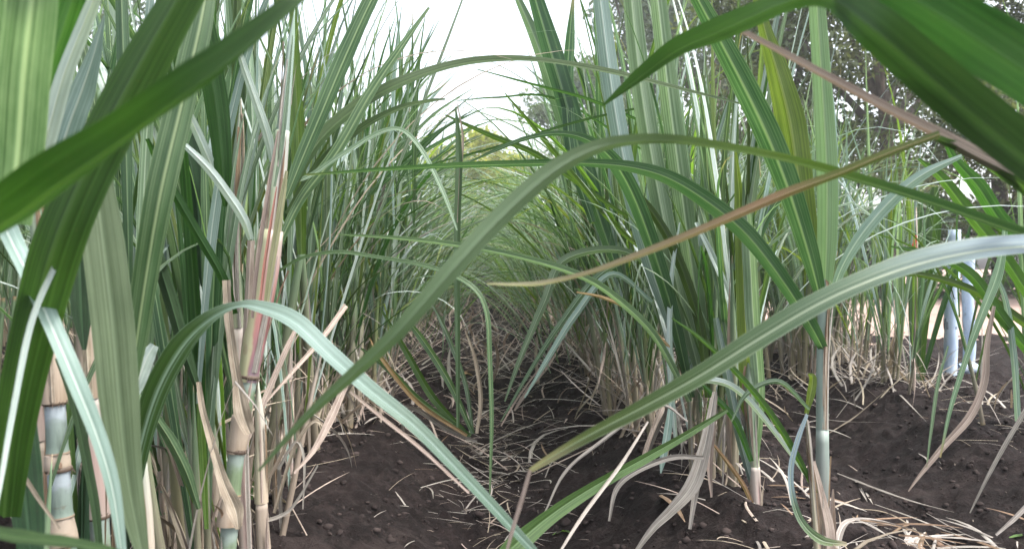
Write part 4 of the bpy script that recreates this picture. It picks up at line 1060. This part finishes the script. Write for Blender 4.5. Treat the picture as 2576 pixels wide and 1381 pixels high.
ground_blade([(1100, 1140, .01), (1000, 1060, .03), (900, 990, .05)], 'dry_pink', 'long pinkish straw under the big arched blade', .008)
ground_blade([(1990, 1035, .02), (2100, 1058, .03), (2230, 1062, .01)], 'dry_grey', 'pale blade lying level behind the lone shoot', .012)
ground_blade([(2085, 1090, .01), (2150, 1050, .03), (2220, 990, .06), (2260, 955, .08)], 'dry', 'slanting tan blade at the foot of the slender clumps', .014)
ground_blade([(2190, 930, .05), (2260, 990, .04), (2330, 1060, .03)], 'dry_grey', 'pale blade sliding down the bare soil mound', .013)
ground_blade([(1450, 1040), (1480, 1005, .03), (1530, 960, .05)], 'dry', 'bent straw on the right flank of the furrow', .014)
ground_blade([(1445, 1060), (1475, 1030, .03), (1510, 1040, .01)], 'dry', 'short bent straw on the right flank of the furrow', .012)
ground_blade([(1290, 1040, .0), (1330, 980, .06), (1380, 920, .10), (1420, 850, .14)], 'dry_pink', 'broad pale dead blade leaning up the right flank of the furrow', .030)
ground_blade([(1255, 1080, .0), (1310, 990, .05), (1370, 910, .09), (1430, 830, .13)], 'dry_pink', 'thin pink blade leaning up the right flank of the furrow', .014)
ground_blade([(1300, 1000, .02), (1420, 960, .05), (1490, 935, .03), (1560, 950)], 'dry_grey', 'long arched straw across the right flank of the furrow', .010)
ground_blade([(1190, 1170), (1220, 1130), (1260, 1110)], 'dry_grey', 'crumpled white scrap in the bottom of the furrow', .018)
ground_blade([(1240, 1170), (1280, 1150), (1310, 1140)], 'dry_grey', 'white scrap right of the crumpled one in the furrow', .012)
ground_blade([(1230, 1190), (1290, 1195), (1310, 1210)], 'dry_grey', 'forked white straw in the bottom of the furrow', .009)
ground_blade([(1180, 1360), (1240, 1310), (1290, 1270)], 'dry_pink', 'tan straw leaning out of the furrow at the bottom', .008)
ground_blade([(1390, 1345), (1420, 1335), (1440, 1345)], 'leaf_lime', 'small yellow-green leaf scrap on the soil at the bottom', .018)
ground_blade([(2540, 1352), (2576, 1346), (2610, 1350)], 'leaf_lime', 'small yellow-green leaf scrap at the lower right corner', .016)
ground_blade([(1155, 945), (1175, 940), (1195, 948)], 'dry_orange', 'orange dead scrap on the left flank of the furrow', .05)
ground_blade([(380, 1320), (440, 1285), (470, 1250)], 'dry_grey', 'pale straw on the dark soil left of the red-stalked clump', .010)
ground_blade([(420, 1325), (460, 1322), (500, 1335)], 'dry_grey', 'short pale scrap on the dark soil at the lower left', .012)
ground_blade([(370, 1150), (420, 1145), (450, 1130)], 'dry_grey', 'thin straw on the dark soil between the two left clumps', .008)
ground_blade([(2310, 1140), (2335, 1160), (2320, 1180)], 'dry_grey', 'small white curl on the bare soil mound', .014)

# scattered bits of straw, more of them in the furrow bottoms and where the rows close in
def bit(L, wd, bend):
    n = 6
    s = np.linspace(0, 1, n)
    P = np.stack([s * L, bend * np.sin(s * 3.1) * L, .06 * L * np.sin(s * 3.1) * rs.random()], -1)
    return ribbon(P, wd * np.clip((1 - s) * 3, .15, 1), np.tile([0, 1.0, 0], (n, 1)), .3, COLS3)
bits = [bit(rs.uniform(.5, 1.3), 1, rs.uniform(-.4, .4)) for _ in range(12)]
def scatter(name, count, fx, fy, L, wd, up, mats):
    so = Soup()
    for i in range(count):
        x, y = fx(), fy()
        V, Fc, UV = bits[rng.integers(len(bits))]
        l = rng.uniform(*L)
        V = V * np.array([l, l, l]) if wd is None else np.stack([V[:, 0] * l, V[:, 1] * l * .35, V[:, 2] * l], -1)
        a = rng.uniform(0, 6.283); t = rng.uniform(*up)
        c, s = math.cos(t), math.sin(t)
        V = np.stack([V[:, 0] * c - V[:, 2] * s, V[:, 1], V[:, 0] * s + V[:, 2] * c], -1)
        c, s = math.cos(a), math.sin(a)
        V = np.stack([V[:, 0] * c - V[:, 1] * s, V[:, 0] * s + V[:, 1] * c, V[:, 2]], -1) + [x, y, float(ground_z(x, y)) + .004]
        so.add(V, Fc, UV, rng.random(), rng.integers(len(mats)))
    return tag(obj(name, so.mesh(name, [M[m] for m in mats])), kind='stuff')
bits = [bit(1, rs.uniform(.012, .05), rs.uniform(-.09, .09) if i % 3 else rs.uniform(-.2, .2)) for i in range(16)]
scatter('leaf_litter', 340, lambda: .07 + rng.normal(0, .24), lambda: 2.7 + 4 * rng.random(), (.04, .26), None, (-.05, .3), ['dry_grey', 'dry_brown', 'dry_grey', 'dry'])
scatter('leaf_litter', 380, lambda: .07 + rng.normal(0, .10), lambda: 1.5 + 3.5 * rng.random(), (.03, .16), None, (-.05, .25), ['dry', 'dry_grey', 'dry_pink'])
scatter('leaf_litter', 500, lambda: rng.choice([ROW(0) - .06, ROW(1), ROW(2)]) + rng.normal(0, .12), lambda: 1.4 + 5 * rng.random(), (.05, .28), None, (-.05, .4), ['dry', 'dry_grey', 'dry_pink'])
bits_a = bits; bits = [bit(1, rs.uniform(.03, .09), rs.uniform(-.05, .05)) for i in range(12)]
scatter('leaf_litter', 230, lambda: 1.42 + rng.normal(0, .26), lambda: 1.75 + .8 * rng.random(), (.04, .26), None, (-.03, .04), ['dry_grey', 'dry_brown', 'dry_brown', 'dry_grey'])
scatter('leaf_litter', 160, lambda: rng.uniform(-.4, 3.0), lambda: 1.6 + 3 * rng.random(), (.02, .07), None, (-.03, .2), ['dry_grey', 'dry_brown', 'dry_pink'])
bits = bits_a
scatter('straw', 700, lambda: .07 + rng.choice([-1, 1]) * abs(rng.normal(.66, .11)), lambda: 3.3 + 9 * rng.random() ** 1.4, (.12, .5), None, (-.05, .9), ['dry', 'dry_grey', 'dry_pink', 'dry_grey'])
scatter('straw', 300, lambda: .07 + rng.normal(0, .34), lambda: 4.8 + 9 * rng.random(), (.15, .55), None, (-.05, .9), ['dry_grey', 'dry', 'dry_pink'])
scatter('straw', 170, lambda: .07 + rng.normal(0, .3), lambda: 3.2 + 6 * rng.random(), (.15, .5), None, (-.05, .5), ['dry_grey', 'dry_grey', 'dry_pink'])
scatter('straw', 420, lambda: 2.3 + rng.normal(0, .4), lambda: 4.0 + 2.6 * rng.random(), (.1, .45), None, (-.05, .8), ['dry', 'dry_grey', 'dry_grey'])
# green blades of the two rows that lean right across the furrow further on
def furrow_blades():
    so = Soup()
    lib = [blade_shape(rs.uniform(.9, 1.4), rs.uniform(.010, .022), R(rs.uniform(18, 40)), R(rs.uniform(75, 140)), 1.5, rs.uniform(-.6, .6), rs.uniform(-1, 1), None, 10, COLS3, .3, 0) for _ in range(14)]
    for i in range(1250):
        sd = rng.choice([-1, 1]); y = 4.6 + 11 * rng.random() ** 1.2
        x = .07 + sd * rng.uniform(.25, .7)
        V, Fc, UV = lib[rng.integers(len(lib))]
        a = (0 if sd < 0 else math.pi) + rng.normal(0, .7); c, s = math.cos(a), math.sin(a)
        V = np.stack([V[:, 0] * c - V[:, 1] * s, V[:, 0] * s + V[:, 1] * c, V[:, 2]], -1) * rng.uniform(.6, 1.1) + [x, y, rng.uniform(.0, .75)]
        so.add(V, Fc, UV, rng.random(), rng.integers(4))
    return tag(obj('leaning_foliage', so.mesh('leaning_foliage', [M['leaf'], M['leaf_pale'], M['leaf_pale'], M['leaf_lime']])), kind='stuff')
furrow_blades()

# ------------------------------------------------------------------ the pale posts and the red scrap by the track
def plain(name, a, b, scale, rough=.6, bump=.3, axis_scale=(1, 1, 1), c=None):
    N = Nodes(name)
    co = N.n('ShaderNodeTexCoord').outputs['Object']
    m = N.n('ShaderNodeVectorMath', operation='MULTIPLY'); N.l(co, m.inputs[0]); m.inputs[1].default_value = axis_scale
    f = N.noise(m.outputs[0], scale, 5, .6)
    col = N.mix(N.step(f, .35, .65), a, b)
    if c: col = N.mix(N.step(N.noise(m.outputs[0], scale * 2.3, 4, .7), .58, .68), col, c)
    P = N.n('ShaderNodeBsdfPrincipled'); N.l(col, P.inputs['Base Color']); P.inputs['Roughness'].default_value = rough
    b_ = N.n('ShaderNodeBump'); b_.inputs['Strength'].default_value = bump; b_.inputs['Distance'].default_value = .004
    N.l(f, b_.inputs['Height']); N.l(b_.outputs[0], P.inputs['Normal']); N.l(P.outputs[0], N.out.inputs[0])
    return N.m
M['limewash'] = plain('limewash', (.34, .44, .58), (.50, .58, .68), 18, .7, .4, (1, 1, .35), (.30, .34, .40))
M['paint_blue'] = plain('dark_blue_paint', (.05, .07, .12), (.42, .49, .58), 34, .6, .3, (2, 2, .3), (.45, .52, .60))
def post(px, base_y, zz, top_y, w, lean, label, foot):
    b = at(px, base_y, zz); r = w * zz / F / 2
    root = empty('pale_post', (b[0], b[1], float(ground_base(b[0], b[1]))))
    tag(root, label, 'post', 'pale posts by the track')
    h = (base_y - top_y) * zz / F
    n = 22; s = np.linspace(0, 1, n)
    P = np.stack([lean * s + .006 * np.sin(s * 9 + px), .004 * np.cos(s * 7), -.05 + (h + .05) * s], -1)
    obj('pole', mesh('pole', *tube(P, r * (1.05 - .12 * s + .03 * np.sin(s * 31)), 14), [M['limewash']]), root)
    i0, i1 = .155 * n, .185 * n
    hb = (base_y - 800) * zz / F
    Q = np.array([[lean * (hb + d) / h + .006 * math.sin((hb + d) / h * 9 + px), 0, hb + d] for d in np.linspace(0, .07, 5)])
    obj('dark_band', mesh('dark_band', *tube(Q, r * 1.06, 14), [M['paint_blue']]), root)
    if foot:
        so = Soup()
        V, Fc, UV = tube(np.array([[-.075, -.01, .035], [-.03, -.012, .036], [.0, -.012, .036], [.045, -.01, .035]]), [.030, .036, .036, .03], 8)
        so.add(V, Fc, UV); obj('foot_stone', so.mesh('foot_stone', [M['limewash']]), root)
    return root
post(2388, 915, 5.15, 552, 31, .02, 'left one of two pale blue-white posts with dark bands by the dirt track', False)
post(2437, 915, 5.20, 600, 28, -.015, 'right one of two pale blue-white posts, with a white stone at its foot', True)
M['red'] = plain('red_cloth', (.55, .05, .02), (.75, .09, .04), 40)
rc = empty('red_cloth', tuple(at(2305, 700, 4.1)))
tag(rc, 'small red-orange scrap of cloth caught on a twig among the grass left of the posts', 'cloth')
Qr = np.array([at(2305 + dx, yy, 4.1) for dx, yy in ((0, 592), (2, 604), (-2, 618), (3, 634), (-1, 646))])
obj('cloth', mesh('cloth', *[(v - np.array(rc.location) if i == 0 else v) for i, v in enumerate(ribbon(smooth_path(Qr, 14), np.array([.02, .03, .038, .04, .04, .038, .04, .036, .03, .034, .03, .024, .02, .008]) * .75, np.tile([1.0, .2, 0], (14, 1)), .7, COLS7, .15))], [M['red']]), rc)
zt = rc.location.z
obj('twig', mesh('twig', *tube(np.array([[0, .012, -zt - .06], [.01, .01, .1], [.0, .012, .36]]), [.006, .005, .003], 6), [M['stem_tan']]), rc)

# ------------------------------------------------------------------ trees and bushes beyond the field
def foliage_material(name, a, b, trans=.3):
    N = Nodes(name)
    r = N.n('ShaderNodeAttribute', attribute_name='rnd').outputs['Fac']
    col = N.mix(r, a, b)
    P = N.n('ShaderNodeBsdfPrincipled'); N.l(col, P.inputs['Base Color']); P.inputs['Roughness'].default_value = .55
    tr = N.n('ShaderNodeBsdfTranslucent'); N.l(N.mix(1.0, col, (1.8, 1.8, .8), 'MULTIPLY'), tr.inputs['Color'])
    ms = N.n('ShaderNodeMixShader'); ms.inputs[0].default_value = trans
    N.l(P.outputs[0], ms.inputs[1]); N.l(tr.outputs[0], ms.inputs[2]); N.l(ms.outputs[0], N.out.inputs[0])
    return N.m
M['bark'] = plain('bark', (.07, .055, .045), (.13, .105, .085), 9, .9, .8, (1, 1, .25))
M['fol_olive'] = foliage_material('foliage_olive', (.040, .060, .022), (.125, .155, .065))
M['fol_grey'] = foliage_material('foliage_grey_green', (.055, .085, .06), (.12, .16, .11))
M['fol_pale'] = foliage_material('foliage_pale', (.075, .11, .08), (.17, .215, .15))  # lightened copy of the grey-green, distance haze painted into the colour
M['fol_yellow'] = foliage_material('foliage_yellow', (.20, .23, .05), (.36, .36, .11), .45)  # yellow raised so the colour itself carries sunlight and distance fading

def tree(x, y, h, rad, mat, label, name='tree', nl=5200, leaf=.07, trunk_r=.16, low=.15, seed=0, clumps=46, cat='tree', group='trees beyond the field'):
    q = np.random.default_rng(seed)
    root = empty(name, (x, y, -.06)); tag(root, label, cat, group)
    n = 12; s = np.linspace(0, 1, n)
    P = np.stack([.25 * np.sin(s * 3 + seed) * s, .2 * np.cos(s * 2.3 + seed) * s, s * h * .72 - .1], -1)
    tk = Soup(); tk.add(*tube(P, trunk_r * (1 - .78 * s), 10))
    obj('trunk', tk.mesh('trunk', [M['bark']]), root)
    cen = []
    for i in range(clumps):
        t = low + (1 - low) * q.random() ** .8
        a = q.uniform(0, 6.283); rr = rad * math.sqrt(max(.05, 1 - (2 * abs(t - .5)) ** 2.2)) * q.uniform(.35, 1.05)
        cen.append([rr * math.cos(a), rr * math.sin(a), t * h])
        if i < 14:
            j = int(min(n - 2, max(2, t * n * .75)))
            p0 = P[j]; p1 = np.array(cen[-1])
            mid = (p0 + p1) / 2 + np.array([0, 0, -.06 * h * q.random()])
            obj('limb', mesh('limb', *tube(smooth_path([p0, mid, p1], 8), trunk_r * np.linspace(.42, .06, 8), 6), [M['bark']]), root)
    cen = np.array(cen)
    ci = q.integers(0, clumps, nl)
    cr = rad * q.uniform(.18, .40, clumps)
    d = q.normal(0, 1, (nl, 3)); d /= np.linalg.norm(d, axis=1, keepdims=True)
    C0 = cen[ci] + d * (cr[ci] * q.random(nl) ** .45)[:, None] * [1, 1, .75]
    ax = q.normal(0, 1, (nl, 3)) + [0, 0, -.5]; ax /= np.linalg.norm(ax, axis=1, keepdims=True)
    bx = np.cross(ax, q.normal(0, 1, (nl, 3))); bx /= np.linalg.norm(bx, axis=1, keepdims=True)
    sz = leaf * q.uniform(.6, 1.4, (nl, 1))
    V = np.stack([C0 - ax * sz, C0 + bx * sz * .42, C0 + ax * sz, C0 - bx * sz * .42], 1).reshape(-1, 3)
    Fc = np.arange(nl * 4).reshape(nl, 4)
    tone = np.clip(.5 + q.normal(0, .22, clumps)[ci] + q.normal(0, .18, nl), 0, 1)
    tag(obj('crown', mesh('crown', V, Fc, np.zeros((nl * 4, 2)), [M[mat]], np.repeat(tone, 4), None, False), root), kind='stuff')
    return root
def px_ground(px, yy):
    """x at which a thing yy metres away stands under picture column px"""
    p = at(px, 640, yy); return float(p[0]), float(p[1])
for i, (px, d, h, rad, mat, nl, lab) in enumerate([
    (1960, 12.5, 5.8, 1.5, 'fol_olive', 17000, 'olive-brown tree behind the lone shoot, leftmost of the trees along the track'),
    (2230, 11.5, 6.2, 1.6, 'fol_olive', 17000, 'dense olive-brown tree in the middle of those along the track'),
    (2520, 12.5, 6.5, 1.7, 'fol_olive', 17000, 'olive-brown tree behind the pale posts'),
    (2780, 11.0, 6.0, 1.6, 'fol_olive', 17000, 'olive-brown tree rightmost along the track')]):
    x, y = px_ground(px, d)
    tree(x, y, h, rad, mat, lab, nl=nl, seed=20 + i, low=.10, leaf=.055, clumps=70)
for i, (px, d, h, rad, mat, nl, lab) in enumerate([
    (1480, 27, 7.0, 2.3, 'fol_pale', 13000, 'grey-green rounded tree behind the right row, right of the open sky'),
    (1640, 24, 9.5, 2.4, 'fol_pale', 13000, 'taller grey-green tree half hidden behind the right row'),
    (1790, 20, 9.0, 2.3, 'fol_grey', 13000, 'grey-green tree between the right row and the olive-brown trees'),
    (250, 18, 7.0, 2.4, 'fol_grey', 5000, 'grey-green tree glimpsed through the left row at the top left')]):
    x, y = px_ground(px, d)
    tree(x, y, h, rad, mat, lab, nl=nl, seed=40 + i, leaf=.095, trunk_r=.2, low=.08)
for i, (px, d, h, rad, lab) in enumerate([(1120, 30, 4.2, 2.0, 'sunlit yellow-green bush at the end of the furrow, left of the standing blade'), (1200, 31, 5.0, 2.0, 'sunlit yellow-green bush at the end of the furrow, right of the standing blade'), (1275, 32, 4.4, 1.9, 'yellow-green bush at the end of the furrow by the grey-green tree')]):
    x, y = px_ground(px, d)
    tree(x, y, h, rad, 'fol_yellow', lab, name='bush', nl=8000, leaf=.10, trunk_r=.06, low=.05, seed=60 + i, cat='bush', group='bushes at the end of the furrow')
for i, (px, d, h, rad, lab) in enumerate([(2140, 9.6, 1.3, .7, 'low scrub on the track between the olive-brown trees'), (2330, 9.8, 1.5, .8, 'low scrub behind the red scrap of cloth'), (2600, 9.9, 1.4, .8, 'low scrub at the right edge beyond the track')]):
    x, y = px_ground(px, d + 2)
    tree(x, y, h, rad, 'fol_grey', lab, name='bush', nl=2600, leaf=.05, trunk_r=.03, low=.05, seed=80 + i, cat='bush', group='scrub along the track')

# ------------------------------------------------------------------ the thin summer haze that pales the far rows
def haze(x0, x1, y0, y1, z0, z1, dens):
    V = [(x, y, z) for x in (x0, x1) for y in (y0, y1) for z in (z0, z1)]
    Fh = [(0, 1, 3, 2), (4, 6, 7, 5), (0, 4, 5, 1), (2, 3, 7, 6), (0, 2, 6, 4), (1, 5, 7, 3)]
    m = bpy.data.materials.new('haze'); m.use_nodes = True
    t = m.node_tree
    for n in list(t.nodes): t.nodes.remove(n)
    o_ = t.nodes.new('ShaderNodeOutputMaterial'); p = t.nodes.new('ShaderNodeVolumePrincipled')
    p.inputs['Color'].default_value = (.93, .97, .97, 1); p.inputs['Density'].default_value = dens; p.inputs['Anisotropy'].default_value = .3
    t.links.new(p.outputs[0], o_.inputs['Volume'])
    tag(obj('haze', mesh('haze', V, Fh, None, [m], smooth=False)), kind='stuff')
haze(-95, 95, -8, 205, -1.4, 12.5, HAZE)
